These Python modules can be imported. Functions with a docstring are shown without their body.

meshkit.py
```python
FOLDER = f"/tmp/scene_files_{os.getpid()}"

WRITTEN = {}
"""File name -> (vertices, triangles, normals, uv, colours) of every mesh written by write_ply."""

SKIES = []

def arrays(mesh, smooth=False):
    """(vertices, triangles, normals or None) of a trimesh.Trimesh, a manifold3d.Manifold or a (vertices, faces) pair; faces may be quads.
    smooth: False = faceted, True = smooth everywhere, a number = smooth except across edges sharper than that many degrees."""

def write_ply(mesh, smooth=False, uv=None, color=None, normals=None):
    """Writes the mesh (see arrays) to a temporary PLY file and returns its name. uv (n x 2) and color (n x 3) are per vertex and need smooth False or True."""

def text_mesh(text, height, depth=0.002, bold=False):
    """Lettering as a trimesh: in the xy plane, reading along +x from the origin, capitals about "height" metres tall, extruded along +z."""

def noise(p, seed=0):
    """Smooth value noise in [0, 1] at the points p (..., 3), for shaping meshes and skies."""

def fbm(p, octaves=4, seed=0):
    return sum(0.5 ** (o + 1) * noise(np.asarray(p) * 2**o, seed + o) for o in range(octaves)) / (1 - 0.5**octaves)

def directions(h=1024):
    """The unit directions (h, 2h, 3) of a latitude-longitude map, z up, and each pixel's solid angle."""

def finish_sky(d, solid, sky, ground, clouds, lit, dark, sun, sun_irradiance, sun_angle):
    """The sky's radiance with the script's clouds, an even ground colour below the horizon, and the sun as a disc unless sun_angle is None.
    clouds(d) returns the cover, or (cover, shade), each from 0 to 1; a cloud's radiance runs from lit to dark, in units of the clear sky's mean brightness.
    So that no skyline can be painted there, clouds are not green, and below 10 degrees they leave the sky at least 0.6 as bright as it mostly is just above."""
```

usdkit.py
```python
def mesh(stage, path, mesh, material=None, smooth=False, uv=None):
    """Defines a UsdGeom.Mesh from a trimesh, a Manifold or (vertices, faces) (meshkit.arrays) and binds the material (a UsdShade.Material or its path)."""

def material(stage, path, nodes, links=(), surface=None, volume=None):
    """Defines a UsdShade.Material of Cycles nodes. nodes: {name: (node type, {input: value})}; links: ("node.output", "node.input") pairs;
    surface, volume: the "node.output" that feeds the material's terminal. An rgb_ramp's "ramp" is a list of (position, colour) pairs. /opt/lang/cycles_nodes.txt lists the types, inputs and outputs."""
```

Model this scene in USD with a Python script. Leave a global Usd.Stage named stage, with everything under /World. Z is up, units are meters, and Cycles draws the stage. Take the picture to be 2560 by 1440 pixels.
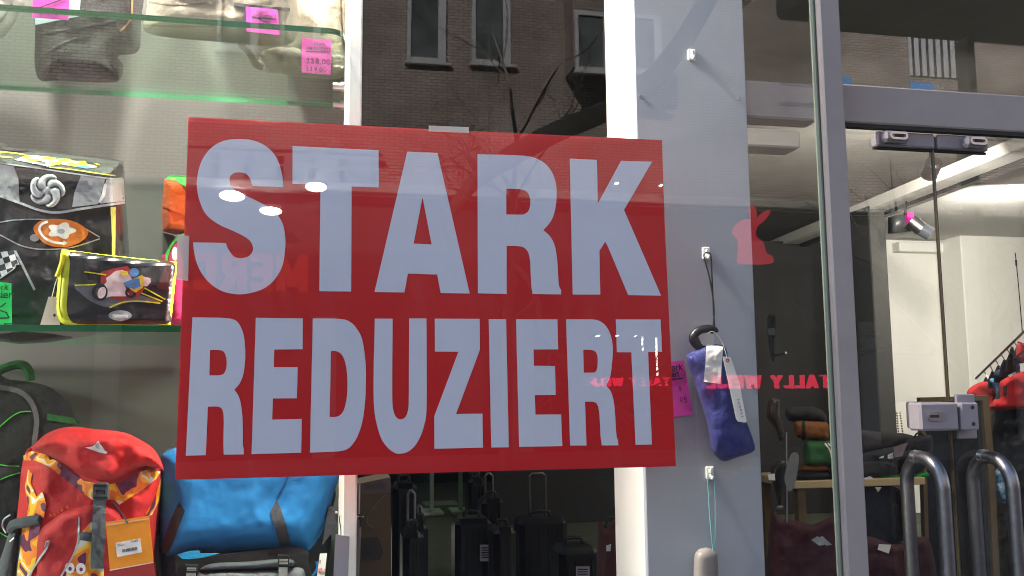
import math, random
import numpy as np, trimesh, manifold3d, shapely
from shapely.geometry import Polygon, LineString, Point
from scipy.spatial import Delaunay
import usdkit, meshkit
from pxr import Usd, UsdGeom, UsdLux, UsdShade, Sdf, Gf, Vt

stage = Usd.Stage.CreateInMemory()
UsdGeom.SetStageUpAxis(stage, 'Z'); UsdGeom.SetStageMetersPerUnit(stage, 1.0)
UsdGeom.Xform.Define(stage, '/World'); UsdGeom.Scope.Define(stage, '/World/Looks')
rng = np.random.default_rng(7)

# ------------------------------------------------------------ camera, sky, sun
FOC = 2200.0
YAW, PITCH, ROLL = map(math.radians, (11.514, 6.599, -0.4806))
CAM = np.array([0.24188, -1.49932, 1.49959])
EXPOSURE = 1.68
cy, sy, cp, sp = math.cos(YAW), math.sin(YAW), math.cos(PITCH), math.sin(PITCH)
fw = np.array([sy * cp, cy * cp, sp]); rt = np.array([cy, -sy, 0.0]); up = np.cross(rt, fw)
cr, sr = math.cos(ROLL), math.sin(ROLL)
RT, UP = cr * rt + sr * up, -sr * rt + cr * up
ROT = np.array([RT, UP, fw])
cam = UsdGeom.Camera.Define(stage, '/World/camera')
M = Gf.Matrix4d(*RT, 0, *UP, 0, *(-fw), 0, *CAM, 1)
cam.AddTransformOp().Set(M)
cam.CreateHorizontalApertureAttr(36.0); cam.CreateFocalLengthAttr(FOC / 2560 * 36.0)
cam.CreateClippingRangeAttr((0.05, 1000.0)); cam.CreateExposureAttr(EXPOSURE)

SUN = np.array([-0.34, 0.72, 0.60]); SUN /= np.linalg.norm(SUN)
dome = UsdLux.DomeLight.Define(stage, '/World/sky')
skym = usdkit.material(stage, '/World/Looks/sky_light', {
    's': ('sky_texture', {'sky_type': 'single_scattering', 'sun_disc': False, 'sun_elevation': math.asin(SUN[2]), 'sun_rotation': math.atan2(SUN[0], SUN[1])}),
    'b': ('background_shader', {'strength': 0.13})}, [('s.color', 'b.color')], surface='b.background')
UsdShade.MaterialBindingAPI.Apply(dome.GetPrim()).Bind(skym)
dome.GetPrim().SetCustomDataByKey('kind', 'structure')
sun = UsdLux.DistantLight.Define(stage, '/World/sun')
zx = SUN; xx = np.cross([0, 0, 1.0], zx); xx /= np.linalg.norm(xx); yx = np.cross(zx, xx)
sun.AddTransformOp().Set(Gf.Matrix4d(*xx, 0, *yx, 0, *zx, 0, 0, 0, 30, 1))
sun.CreateNormalizeAttr(True); sun.CreateIntensityAttr(1.2); sun.CreateAngleAttr(0.5); sun.CreateColorAttr((1.0, 0.94, 0.85))

# ------------------------------------------------------------ drawing helpers
def ray(px):
    px = np.atleast_2d(np.asarray(px, float))
    return np.stack([(px[:, 0] - 1280) / FOC, -(px[:, 1] - 720) / FOC, np.ones(len(px))], 1) @ ROT
def W(px, y):
    """The point at depth y (metres behind the glass) that stands at this place in the view."""
    d = ray(px); y = np.broadcast_to(np.asarray(y, float), len(d))
    return CAM + d * ((y - CAM[1]) / d[:, 1])[:, None]
def w1(x, y, depth): return W([(x, y)], depth)[0]
def on_z(px, z):
    d = ray([px])[0]; return CAM + d * ((z - CAM[2]) / d[2])
def on_x(px, x):
    d = ray([px])[0]; return CAM + d * ((x - CAM[0]) / d[0])
def V(x, y, D):
    """A point across the street, D metres in front of the glass, that the glass mirrors at this place."""
    p = w1(x, y, D); return np.array([p[0], -p[1], p[2]])
def view(pts, box, scale):
    return [(box[0] + a / scale, box[1] + b / scale) for a, b in pts]

taken = {}
def numbered(path):
    if path not in taken:
        taken[path] = 0; return path
    taken[path] += 1
    return f'{path}_{taken[path]:03d}'
class T:
    def __init__(s, path, loc): s.path, s.loc = path, np.asarray(loc, float)
def data(prim, **k):
    for a, b in k.items():
        if b: prim.SetCustomDataByKey(a, b)
def thing(name, label, category, loc=(0, 0, 0), group=None, kind=None):
    p = numbered('/World/' + name)
    x = UsdGeom.Xform.Define(stage, p); x.AddTranslateOp().Set(Gf.Vec3d(*map(float, loc)))
    data(x.GetPrim(), label=label, category=category, group=group, kind=kind)
    return T(p, loc)
def part(t, name, mesh, mat, smooth=False, label=None, kind=None):
    p = numbered(t.path + '/' + name)
    v, f, n = meshkit.arrays(mesh, smooth)
    m = UsdGeom.Mesh.Define(stage, p)
    m.CreatePointsAttr(Vt.Vec3fArray.FromNumpy((v - t.loc).astype(np.float32)))
    m.CreateFaceVertexCountsAttr(Vt.IntArray.FromNumpy(np.full(len(f), 3, np.int32)))
    m.CreateFaceVertexIndicesAttr(Vt.IntArray.FromNumpy(f.astype(np.int32).ravel()))
    m.CreateSubdivisionSchemeAttr('none')
    if n is not None:
        m.CreateNormalsAttr(Vt.Vec3fArray.FromNumpy(n.astype(np.float32))); m.SetNormalsInterpolation('vertex')
    UsdShade.MaterialBindingAPI.Apply(m.GetPrim()).Bind(mat)
    data(m.GetPrim(), label=label, kind=kind)
    return T(p, t.loc)
ROOT = T('/World', (0, 0, 0))
def single(name, mesh, mat, label, category=None, smooth=False, group=None, kind=None):
    t = part(ROOT, name, mesh, mat, smooth)
    data(stage.GetPrimAtPath(t.path), label=label, category=category, group=group, kind=kind)
    return t
def dup(t, loc, label=None, rotz=0):
    was = stage.GetPrimAtPath(t.path).GetCustomData()
    base = t.path
    p = numbered(base)
    x = UsdGeom.Xform.Define(stage, p)
    x.GetPrim().GetReferences().AddInternalReference(base)
    x.GetPrim().SetInstanceable(True)
    x.ClearXformOpOrder(); x.AddTranslateOp().Set(Gf.Vec3d(*map(float, loc)))
    if rotz: x.AddRotateZOp().Set(rotz)
    data(x.GetPrim(), label=label or was.get('label'), category=was.get('category'), group=was.get('group'))
    return T(p, loc)
cat = trimesh.util.concatenate
def box(a, b):
    a, b = np.minimum(a, b), np.maximum(a, b)
    m = trimesh.creation.box(b - a); m.apply_translation((a + b) / 2); return m
def cbox(a, b, r=0.003):
    a, b = np.minimum(a, b), np.maximum(a, b); r = min(r, (b - a).min() * 0.4)
    pts = []
    for k in range(3):
        lo, hi = a + r, b - r
        lo[k], hi[k] = a[k], b[k]
        pts += [(x, y, z) for x in (lo[0], hi[0]) for y in (lo[1], hi[1]) for z in (lo[2], hi[2])]
    return trimesh.convex.convex_hull(np.array(pts))
def quad(a, b, c, d): return (np.array([a, b, c, d], float), np.array([[0, 1, 2, 3]]))
def smooth_line(pts, n=8, closed=False):
    p = np.asarray(pts, float); out = []
    N = len(p)
    for i in range(N if closed else N - 1):
        g = (lambda k: p[k % N]) if closed else (lambda k: p[min(max(k, 0), N - 1)])
        a, b, c, d = g(i - 1), g(i), g(i + 1), g(i + 2)
        for t in np.arange(n) / n:
            out.append(0.5 * ((2 * b) + (-a + c) * t + (2 * a - 5 * b + 4 * c - d) * t * t + (-a + 3 * b - 3 * c + d) * t ** 3))
    if not closed: out.append(p[-1])
    return np.array(out)
def tube(points, r, sides=10, caps=True):
    p = np.asarray(points, float); n = len(p); r = np.broadcast_to(r, n)
    t = np.gradient(p, axis=0); t /= np.linalg.norm(t, axis=1, keepdims=True) + 1e-12
    a = np.cross(t[0], [0, 0, 1.0] if abs(t[0][2]) < 0.9 else [1.0, 0, 0]); rings = []
    for k in range(n):
        a = a - t[k] * (a @ t[k]); a /= np.linalg.norm(a) + 1e-12
        b = np.cross(t[k], a); th = np.arange(sides) * 2 * np.pi / sides
        rings.append(p[k] + r[k] * (np.cos(th)[:, None] * a + np.sin(th)[:, None] * b))
    v = np.vstack(rings + [p[:1], p[-1:]]); f = []
    for i in range(n - 1):
        for j in range(sides):
            q = [i * sides + j, i * sides + (j + 1) % sides, (i + 1) * sides + (j + 1) % sides, (i + 1) * sides + j]
            f += [[q[0], q[1], q[2]], [q[0], q[2], q[3]]]
    if caps:
        for j in range(sides):
            f += [[n * sides, (j + 1) % sides, j], [n * sides + 1, (n - 1) * sides + j, (n - 1) * sides + (j + 1) % sides]]
    return trimesh.Trimesh(v, np.array(f), process=False)
def ptube(px, y, r, n=6, sides=8):
    s = smooth_line(px, n) if len(px) > 2 else np.asarray(px, float)
    yy = np.interp(np.linspace(0, 1, len(s)), np.linspace(0, 1, len(np.atleast_1d(y))), np.atleast_1d(y)) if np.ndim(y) else np.full(len(s), y)
    return tube(W(s, yy), r, sides)
def polys(g): return [x for x in getattr(g, 'geoms', [g]) if x.geom_type == 'Polygon' and x.area > 0.05]
def prism(poly, yf, dy):
    """A flat piece with its front at depth yf and dy thick, outlined as it looks in the view."""
    out = []
    for g in polys(poly if hasattr(poly, 'geom_type') else Polygon(poly).buffer(0)):
        m = trimesh.creation.extrude_polygon(g, 1.0, engine='earcut')
        v = np.array(m.vertices); q = W(v[:, :2], yf); q[:, 1] += v[:, 2] * dy
        out.append(trimesh.Trimesh(q, m.faces, process=False))
    return cat(out)
def fill(poly, step):
    """Points and triangles filling a polygon of the view."""
    P, F, n = [], [], 0
    for g in polys(poly):
        b = []
        for ring in [g.exterior, *g.interiors]:
            L = ring.length; k = max(6, int(L / step)); b += [ring.interpolate(i / k, normalized=True).coords[0] for i in range(k)]
            b += [c for c in ring.coords[:-1]]
        x0, y0, x1, y1 = g.bounds
        gx, gy = np.meshgrid(np.arange(x0, x1, step), np.arange(y0, y1, step)); gx = gx + (np.arange(gx.shape[0]) % 2)[:, None] * step / 2
        c = np.stack([gx.ravel(), gy.ravel()], 1)
        inner = g.buffer(-step * 0.45)
        c = c[shapely.contains_xy(inner, c[:, 0], c[:, 1])] if not inner.is_empty else c[:0]
        p = np.unique(np.round(np.vstack([np.array(b), c]), 3), axis=0)
        t = Delaunay(p).simplices; m = p[t].mean(1)
        e1, e2 = p[t][:, 1] - p[t][:, 0], p[t][:, 2] - p[t][:, 0]
        ok = shapely.contains_xy(g, m[:, 0], m[:, 1]) & (np.abs(e1[:, 0] * e2[:, 1] - e1[:, 1] * e2[:, 0]) > 1e-4)
        t = t[ok]
        e1, e2 = p[t][:, 1] - p[t][:, 0], p[t][:, 2] - p[t][:, 0]
        flip = (e1[:, 0] * e2[:, 1] - e1[:, 1] * e2[:, 0]) > 0
        t[flip] = t[flip][:, ::-1]
        P.append(p); F.append(t + n); n += len(p)
    return np.vstack(P), np.vstack(F)
def shell(p, f, yf, yb):
    """Closes a front sheet at depths yf with a back sheet at depths yb."""
    n = len(p); v = np.vstack([W(p, yf), W(p, yb)])
    e = np.vstack([f[:, [0, 1]], f[:, [1, 2]], f[:, [2, 0]]])
    key = np.sort(e, 1); u, idx, cnt = np.unique(key, axis=0, return_index=True, return_counts=True)
    be = e[idx[cnt == 1]]
    side = np.vstack([np.stack([be[:, 1], be[:, 0], be[:, 0] + n], 1), np.stack([be[:, 1], be[:, 0] + n, be[:, 1] + n], 1)])
    return trimesh.Trimesh(v, np.vstack([f, f[:, ::-1] + n, side]), process=False)
class Soft:
    """A stuffed or folded cloth body: outline as it looks, a rounded front T metres deep and a shallower back."""
    def __init__(s, outline, y0, Tk, R=60, wr=0.006, wf=0.02, step=7, smooth=True, back=None, seed=0, aniso=(1, 1)):
        s.y0, s.T, s.R, s.wr, s.wf, s.seed, s.aniso = y0, Tk, R, wr, wf, seed, aniso
        o = smooth_line(outline, 6, True) if smooth else np.asarray(outline, float)
        s.poly = Polygon(o).buffer(0)
        if s.poly.geom_type != 'Polygon': s.poly = max(s.poly.geoms, key=lambda g: g.area)
        s.step, s.back = step, Tk * 0.6 if back is None else back
    def y(s, p):
        p = np.atleast_2d(np.asarray(p, float))
        pts = shapely.points(p); d = shapely.distance(s.poly.exterior, pts); d = np.where(shapely.contains(s.poly, pts), d, 0)
        u = np.clip(d / s.R, 0, 1); q = np.sqrt(1 - (1 - u) ** 2)
        n = meshkit.fbm(np.stack([p[:, 0] * s.wf * s.aniso[0], p[:, 1] * s.wf * s.aniso[1], np.full(len(p), 3.3)], 1), 4, s.seed) - 0.5
        r = 1 - np.abs(2 * meshkit.noise(np.stack([p[:, 0] * s.wf * .6 * s.aniso[0], p[:, 1] * s.wf * .6 * s.aniso[1], np.full(len(p), 8.1)], 1), s.seed + 5) - 1)
        return s.y0 - s.T * q - s.wr * (2.2 * n + 1.2 * (r - .5)) * np.clip(u * 3, 0, 1)
    def mesh(s):
        p, f = fill(s.poly, s.step)
        yf = s.y(p)
        d = shapely.distance(s.poly.exterior, shapely.points(p)); q = np.sqrt(1 - (1 - np.clip(d / s.R, 0, 1)) ** 2)
        return shell(p, f, yf, s.y0 + 0.002 + s.back * q)
class Flat:
    def __init__(s, y0): s.y0 = y0
    def y(s, p): return np.full(len(np.atleast_2d(p)), s.y0)
class Over:
    """The surface of a piece lying on another."""
    def __init__(s, base, off, bump=0.0, poly=None, R=20): s.base, s.off, s.bump, s.poly, s.R = base, off, bump, poly, R
    def y(s, p):
        yy = s.base.y(p) - s.off
        if s.bump:
            d = shapely.distance(s.poly.exterior, shapely.points(np.atleast_2d(p)))
            d = np.where(shapely.contains(s.poly, shapely.points(np.atleast_2d(p))), d, 0)
            yy = yy - s.bump * np.sqrt(1 - (1 - np.clip(d / s.R, 0, 1)) ** 2)
        return yy
def patch(base, poly, off=0.002, step=6, smooth=False, bump=0.0, R=20, sink=0.004):
    """A piece of cloth, trim or print that follows the surface base, off metres proud of it."""
    if not hasattr(poly, 'geom_type'):
        poly = Polygon(smooth_line(poly, 5, True) if smooth else poly).buffer(0)
    p, f = fill(poly, step)
    s = Over(base, off, bump, poly if poly.geom_type == 'Polygon' else max(polys(poly), key=lambda g: g.area), R)
    return shell(p, f, s.y(p), base.y(p) + sink)
def ribbon(base, px, w, off=0.003, step=4, n=6, sink=0.004):
    l = LineString(smooth_line(px, n) if len(px) > 2 else px)
    return patch(base, l.buffer(w / 2, cap_style='flat'), off, step, sink=sink)
def lettering(text, at, height, base, ang=0.0, off=0.0012, bold=False, mirror=False, sx=1.0, depth=0.0006):
    m = meshkit.text_mesh(text, height, 1.0, bold)
    v = np.array(m.vertices); a = math.radians(ang)
    x, y = v[:, 0] * sx * (-1 if mirror else 1), -v[:, 1]
    p = np.stack([at[0] + x * math.cos(a) - y * math.sin(a), at[1] + x * math.sin(a) + y * math.cos(a)], 1)
    return trimesh.Trimesh(W(p, base.y(p) - off - v[:, 2] * depth), m.faces, process=False)
def ellipse(cx, cy_, rx, ry, ang=0, n=28):
    t = np.arange(n) * 2 * np.pi / n; a = math.radians(ang)
    x, y = rx * np.cos(t), ry * np.sin(t)
    return np.stack([cx + x * math.cos(a) - y * math.sin(a), cy_ + x * math.sin(a) + y * math.cos(a)], 1)

# ------------------------------------------------------------ materials
def mat(name, nodes, links, surface='p.BSDF'): return usdkit.material(stage, '/World/Looks/' + name, nodes, links, surface=surface)
def mul(c, k): return tuple(min(1, max(0, x * k)) for x in c)
def surf(name, col, rough=0.5, var=0.12, vs=6, bump=0.0, bs=300, metallic=0.0, coat=0.0, sheen=0.0, col2=None, extra=None):
    n = {'g': ('geometry', {}), 'n': ('noise_texture', {'scale': vs, 'detail': 5.0, 'roughness': 0.6}),
         'r': ('rgb_ramp', {'ramp': [(0.3, mul(col, 1 - var)), (0.7, col2 or mul(col, 1 + var))]}),
         'p': ('principled_bsdf', {'roughness': rough, 'metallic': metallic, 'coat_weight': coat, 'coat_roughness': 0.15, 'sheen_weight': sheen, **(extra or {})})}
    l = [('g.position', 'n.vector'), ('n.fac', 'r.fac'), ('r.color', 'p.base_color')]
    if bump:
        n['b'] = ('noise_texture', {'scale': bs, 'detail': 3.0}); n['bp'] = ('bump', {'strength': bump, 'distance': 0.001})
        l += [('g.position', 'b.vector'), ('b.fac', 'bp.height'), ('bp.normal', 'p.normal')]
    return mat(name, n, l)
def cloth(name, col, var=0.15, rough=0.85, bump=0.5, sheen=0.03, weave=900, crease=0.5):
    n = {'g': ('geometry', {}), 'n': ('noise_texture', {'scale': 14.0, 'detail': 6.0, 'roughness': 0.65}),
         'f': ('noise_texture', {'scale': weave, 'detail': 1.0}), 'w': ('noise_texture', {'scale': 38.0, 'detail': 3.0, 'distortion': 0.8}),
         'r': ('rgb_ramp', {'ramp': [(0.25, mul(col, 1 - var)), (0.75, mul(col, 1 + var))]}),
         'fr': ('rgb_ramp', {'ramp': [(0.3, (0.72, 0.72, 0.72)), (0.7, (1.0, 1.0, 1.0))]}),
         'm': ('mix_color', {'blend_type': 'multiply', 'fac': 1.0}),
         'b1': ('bump', {'strength': bump, 'distance': 0.0012}), 'b2': ('bump', {'strength': crease, 'distance': 0.006}),
         'p': ('principled_bsdf', {'roughness': rough, 'sheen_weight': sheen})}
    l = [('g.position', 'n.vector'), ('g.position', 'f.vector'), ('g.position', 'w.vector'), ('n.fac', 'r.fac'), ('f.fac', 'fr.fac'), ('r.color', 'm.a'), ('fr.color', 'm.b'), ('m.result', 'p.base_color'),
         ('w.fac', 'b2.height'), ('b2.normal', 'b1.normal'), ('f.fac', 'b1.height'), ('b1.normal', 'p.normal')]
    return mat(name, n, l)
def pane_mat(name, tint=(1, 1, 1), base=0.12, rough=0.0, warp=0.06, dirt=0.022):
    return mat(name, {'lw': ('layer_weight', {'blend': 0.5}), 'pw': ('math', {'math_type': 'power', 'value2': 4.0}),
        'mm': ('math', {'math_type': 'multiply_add', 'value2': 0.8, 'value3': base}),
        't': ('transparent_bsdf', {'color': tint}), 'gl': ('glossy_bsdf', {'color': (1, 1, 1), 'roughness': rough}), 'x': ('mix_closure', {}),
        'g': ('geometry', {}), 'n': ('noise_texture', {'scale': 1.7, 'detail': 1.0}), 'bp': ('bump', {'strength': warp, 'distance': 0.01}),
        'ms': ('mapping', {'scale': (9, 9, 2.5)}), 'n2': ('noise_texture', {'scale': 1.3, 'detail': 7.0, 'roughness': 0.7, 'distortion': 0.6}), 'r2': ('map_range', {'from_min': 0.5, 'from_max': 0.8, 'to_min': 0.0, 'to_max': dirt, 'clamp': True}),
        'd': ('diffuse_bsdf', {'color': (0.6, 0.6, 0.58)}), 'y': ('mix_closure', {})},
        [('g.position', 'n.vector'), ('n.fac', 'bp.height'), ('bp.normal', 'gl.normal'), ('g.position', 'ms.vector'), ('ms.vector', 'n2.vector'), ('n2.fac', 'r2.value'), ('r2.result', 'y.fac'), ('x.closure', 'y.closure1'), ('d.BSDF', 'y.closure2'),
         ('lw.facing', 'pw.value1'), ('pw.value', 'mm.value1'), ('mm.value', 'x.fac'), ('t.BSDF', 'x.closure1'), ('gl.BSDF', 'x.closure2')], 'y.closure')
def emit(name, col, s):
    return mat(name, {'e': ('emission', {'color': col, 'strength': s})}, [], 'e.emission')

m_white = surf('white_lacquer', (0.80, 0.80, 0.77), 0.45, 0.03, 3, 0.05, 120)
m_panel = surf('pale_board', (0.34, 0.362, 0.41), 0.5, 0.04, 2.5, 0.08, 160)
m_greywall = surf('grey_back_wall', (0.085, 0.087, 0.081), 0.7, 0.06, 2.0, 0.1, 200)
m_wall = surf('white_plaster', (0.78, 0.77, 0.73), 0.85, 0.04, 1.5, 0.25, 90)
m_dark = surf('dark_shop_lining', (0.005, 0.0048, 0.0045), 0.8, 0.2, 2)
m_ceil = surf('ceiling_paint', (0.66, 0.65, 0.62), 0.9, 0.04, 2)
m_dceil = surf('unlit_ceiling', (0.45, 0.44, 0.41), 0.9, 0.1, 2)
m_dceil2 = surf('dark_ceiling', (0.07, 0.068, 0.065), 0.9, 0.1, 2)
m_carpet = surf('green_grey_floor', (0.055, 0.062, 0.042), 0.6, 0.3, 5, 0.3, 60)
m_black = surf('black_plastic', (0.012, 0.012, 0.013), 0.38, 0.2, 20)
m_blackc = cloth('black_fabric', (0.016, 0.016, 0.018), 0.3)
m_grey = cloth('grey_webbing', (0.085, 0.095, 0.11), 0.12, bump=0.9, weave=1500)
m_chrome = surf('brushed_steel', (0.62, 0.61, 0.62), 0.28, 0.06, 40, 0.05, 400, metallic=1.0)
m_handle = surf('tube_steel', (0.25, 0.235, 0.245), 0.38, 0.15, 60, 0.04, 500, metallic=1.0)
m_alu = surf('anodised_frame', (0.33, 0.285, 0.275), 0.5, 0.07, 9, 0.12, 350)
m_lockmetal = surf('grey_lock_cover', (0.27, 0.24, 0.265), 0.42, 0.04, 14, 0.06, 300)
m_dkmetal = surf('dark_grey_metal', (.07, .065, .07), .45, .05)
m_shadowgap = surf('dark_seal', (0.02, 0.018, 0.018), 0.7, 0.2, 9)
m_pane = pane_mat('window_glass', (0.96, 0.98, 0.97), 0.056)
m_doorglass = pane_mat('door_glass', (0.94, 0.96, 0.95), 0.10)
m_shelf = pane_mat('shelf_glass', (0.84, 0.92, 0.865), 0.06)
m_edge = surf('green_glass_edge', (0.006, 0.085, 0.03), 0.12, 0.35, 3, coat=0.5)
m_edge2 = surf('bright_green_glass_edge', (0.05, 0.24, 0.12), 0.2, 0.2, 3, coat=0.3)
m_red = surf('sign_red', (0.62, 0.006, 0.010), 0.45, 0.06, 3, 0.05, 250)
m_signwhite = surf('sign_white', (0.68, 0.68, 0.79), 0.42, 0.02, 3, 0.05, 250)
m_tape = mat('clear_tape', {'t': ('transparent_bsdf', {'color': (0.9, 0.88, 0.85)}), 'd': ('diffuse_bsdf', {'color': (0.75, 0.72, 0.68)}), 'x': ('mix_closure', {'fac': 0.55})},
             [('t.BSDF', 'x.closure1'), ('d.BSDF', 'x.closure2')], 'x.closure')
m_pink = surf('pink_paper', (0.66, 0.06, 0.42), 0.7, 0.05, 8, extra={'emission_strength': 0.0})
m_green = surf('neon_green_paper', (0.01, 0.80, 0.13), 0.7, 0.06, 8)
m_ink = surf('black_ink', (0.02, 0.015, 0.03), 0.6, 0.1)
m_paper = surf('white_paper', (0.78, 0.77, 0.74), 0.6, 0.03, 20)
m_redink = surf('red_ink', (0.6, 0.03, 0.03), 0.6, 0.1)
m_brick = mat('street_brick', {'g': ('geometry', {}), 'mp': ('mapping', {'rotation': (math.pi / 2, 0, 0)}),
    'b': ('brick_texture', {'color1': (0.44, 0.37, 0.33), 'color2': (0.34, 0.28, 0.25), 'mortar': (0.10, 0.085, 0.08), 'scale': 1.0, 'mortar_size': 0.012, 'mortar_smooth': 0.2, 'brick_width': 0.25, 'row_height': 0.078, 'bias': -0.1}),
    'n': ('noise_texture', {'scale': 0.7, 'detail': 6.0}), 'r': ('rgb_ramp', {'ramp': [(0.3, (0.55, 0.53, 0.52)), (0.68, (1.0, 1.0, 1.0))]}),
    'm': ('mix_color', {'blend_type': 'multiply', 'fac': 1.0}), 'bp': ('bump', {'strength': 0.6, 'distance': 0.01, 'invert': True}), 'p': ('principled_bsdf', {'roughness': 0.9})},
    [('g.position', 'mp.vector'), ('mp.vector', 'b.vector'), ('g.position', 'n.vector'), ('n.fac', 'r.fac'), ('b.color', 'm.a'), ('r.color', 'm.b'), ('m.result', 'p.base_color'), ('b.fac', 'bp.height'), ('bp.normal', 'p.normal')])
m_stone = surf('pale_stone', (0.42, 0.41, 0.39), 0.85, 0.1, 3, 0.2, 30)
m_frame = surf('white_window_frame', (0.42, 0.42, 0.45), 0.5, 0.03)
m_farglass = surf('far_window_glass', (0.10, 0.115, 0.12), 0.08, 0.5, 1.2)
m_shopdark = surf('far_shop_front', (0.018, 0.018, 0.02), 0.4, 0.4, 1.2)
m_asphalt = surf('asphalt', (0.036, 0.036, 0.037), 0.9, 0.2, 3, 0.5, 60)
m_pave = mat('paving_slabs', {'g': ('geometry', {}), 'b': ('brick_texture', {'color1': (0.11, 0.107, 0.103), 'color2': (0.09, 0.088, 0.083), 'mortar': (0.1, 0.1, 0.1), 'scale': 1.0, 'mortar_size': 0.008, 'brick_width': 0.5, 'row_height': 0.5, 'offset': 0.0}), 'p': ('principled_bsdf', {'roughness': 0.85})},
             [('g.position', 'b.vector'), ('b.color', 'p.base_color')])
m_bark = surf('grey_bark', (0.19, 0.165, 0.14), 0.9, 0.3, 8, 0.6, 60)
m_signred = emit('neon_red', (1.0, 0.03, 0.09), 2.6)
m_signorange = emit('lit_orange_letters', (1.0, 0.09, 0.03), .45)
m_lampwhite = emit('lamp_glow', (0.95, 0.97, 1.0), 22.0)
m_lampwarm = emit('warm_lamp_glow', (1.0, 0.85, 0.6), 20.0)
m_soffit = surf('canopy_soffit', (0.30, 0.285, 0.26), 0.8, 0.1, 2)

# ------------------------------------------------------------ street and ground
def ground(name, a, b, z, m, label):
    single(name, box((a[0], a[1], z - 0.25), (b[0], b[1], z)), m, label, kind='structure')
ground('pavement', (-40, -4.5), (40, -0.012), 0.0, m_pave, 'grey slab pavement in front of the shop')
ground('road', (-40, -14.5), (40, -4.5), -0.12, m_asphalt, 'dark asphalt road between the shop and the brick building')
ground('far_pavement', (-40, -19.0), (40, -14.5), 0.0, m_pave, 'grey slab pavement across the road')
ground('terrain', (-200, -200), (200, 200), -0.4, m_asphalt, 'ground far around the street')

# ------------------------------------------------------------ the shop itself
ZC = on_z  # alias
PY = 0.15
px_l = w1(1588, 0, PY)[0]; px_r = (w1(1853, 0, PY)[0] + w1(1917, 1440, PY)[0]) / 2; px_l = (px_l + w1(1615, 1440, PY)[0]) / 2
lo = 0.03
y_back = None
XS0, XS1, YB = -1.6, 9.5, 13.0
zceil = w1(2300, 602, 8.0)[2]
A_, B_ = on_z((2110, 568), zceil), on_z((2600, 380), zceil)
shop = thing('shop_building', 'brick shop building whose glazed front is photographed from the pavement', 'building')
part(shop, 'upper_wall', box((-14, 0.0, 3.3), (16, 0.35, 20.5)), m_brick)
part(shop, 'side_wall', box((-14, 0.0, 0), (-1.62, 0.35, 3.297)), m_brick)
part(shop, 'side_wall', box((XS1 + .1, 0.0, 0), (16, 0.35, 3.297)), m_brick)
part(shop, 'roof', box((-14, 0.36, 20.2), (16, YB + .3, 20.5)), m_stone)
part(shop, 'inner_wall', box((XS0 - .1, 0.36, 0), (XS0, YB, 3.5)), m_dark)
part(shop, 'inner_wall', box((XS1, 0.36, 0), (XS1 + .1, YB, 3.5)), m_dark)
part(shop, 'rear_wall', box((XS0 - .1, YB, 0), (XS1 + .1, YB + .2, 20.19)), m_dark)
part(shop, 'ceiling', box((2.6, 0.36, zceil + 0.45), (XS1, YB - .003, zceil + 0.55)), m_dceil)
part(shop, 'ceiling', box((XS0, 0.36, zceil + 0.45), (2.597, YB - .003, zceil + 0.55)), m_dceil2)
part(shop, 'stall_riser', cbox((XS0, -0.01, 0), (w1(2033, 900, 0.0)[0], 0.30, 0.72), 0.004), m_stone)
single('shop_floor', box((XS0, 0.32, -0.05), (XS1, YB - .003, 0.006)), m_carpet, 'dark greenish floor of the shop', kind='structure')

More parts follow.
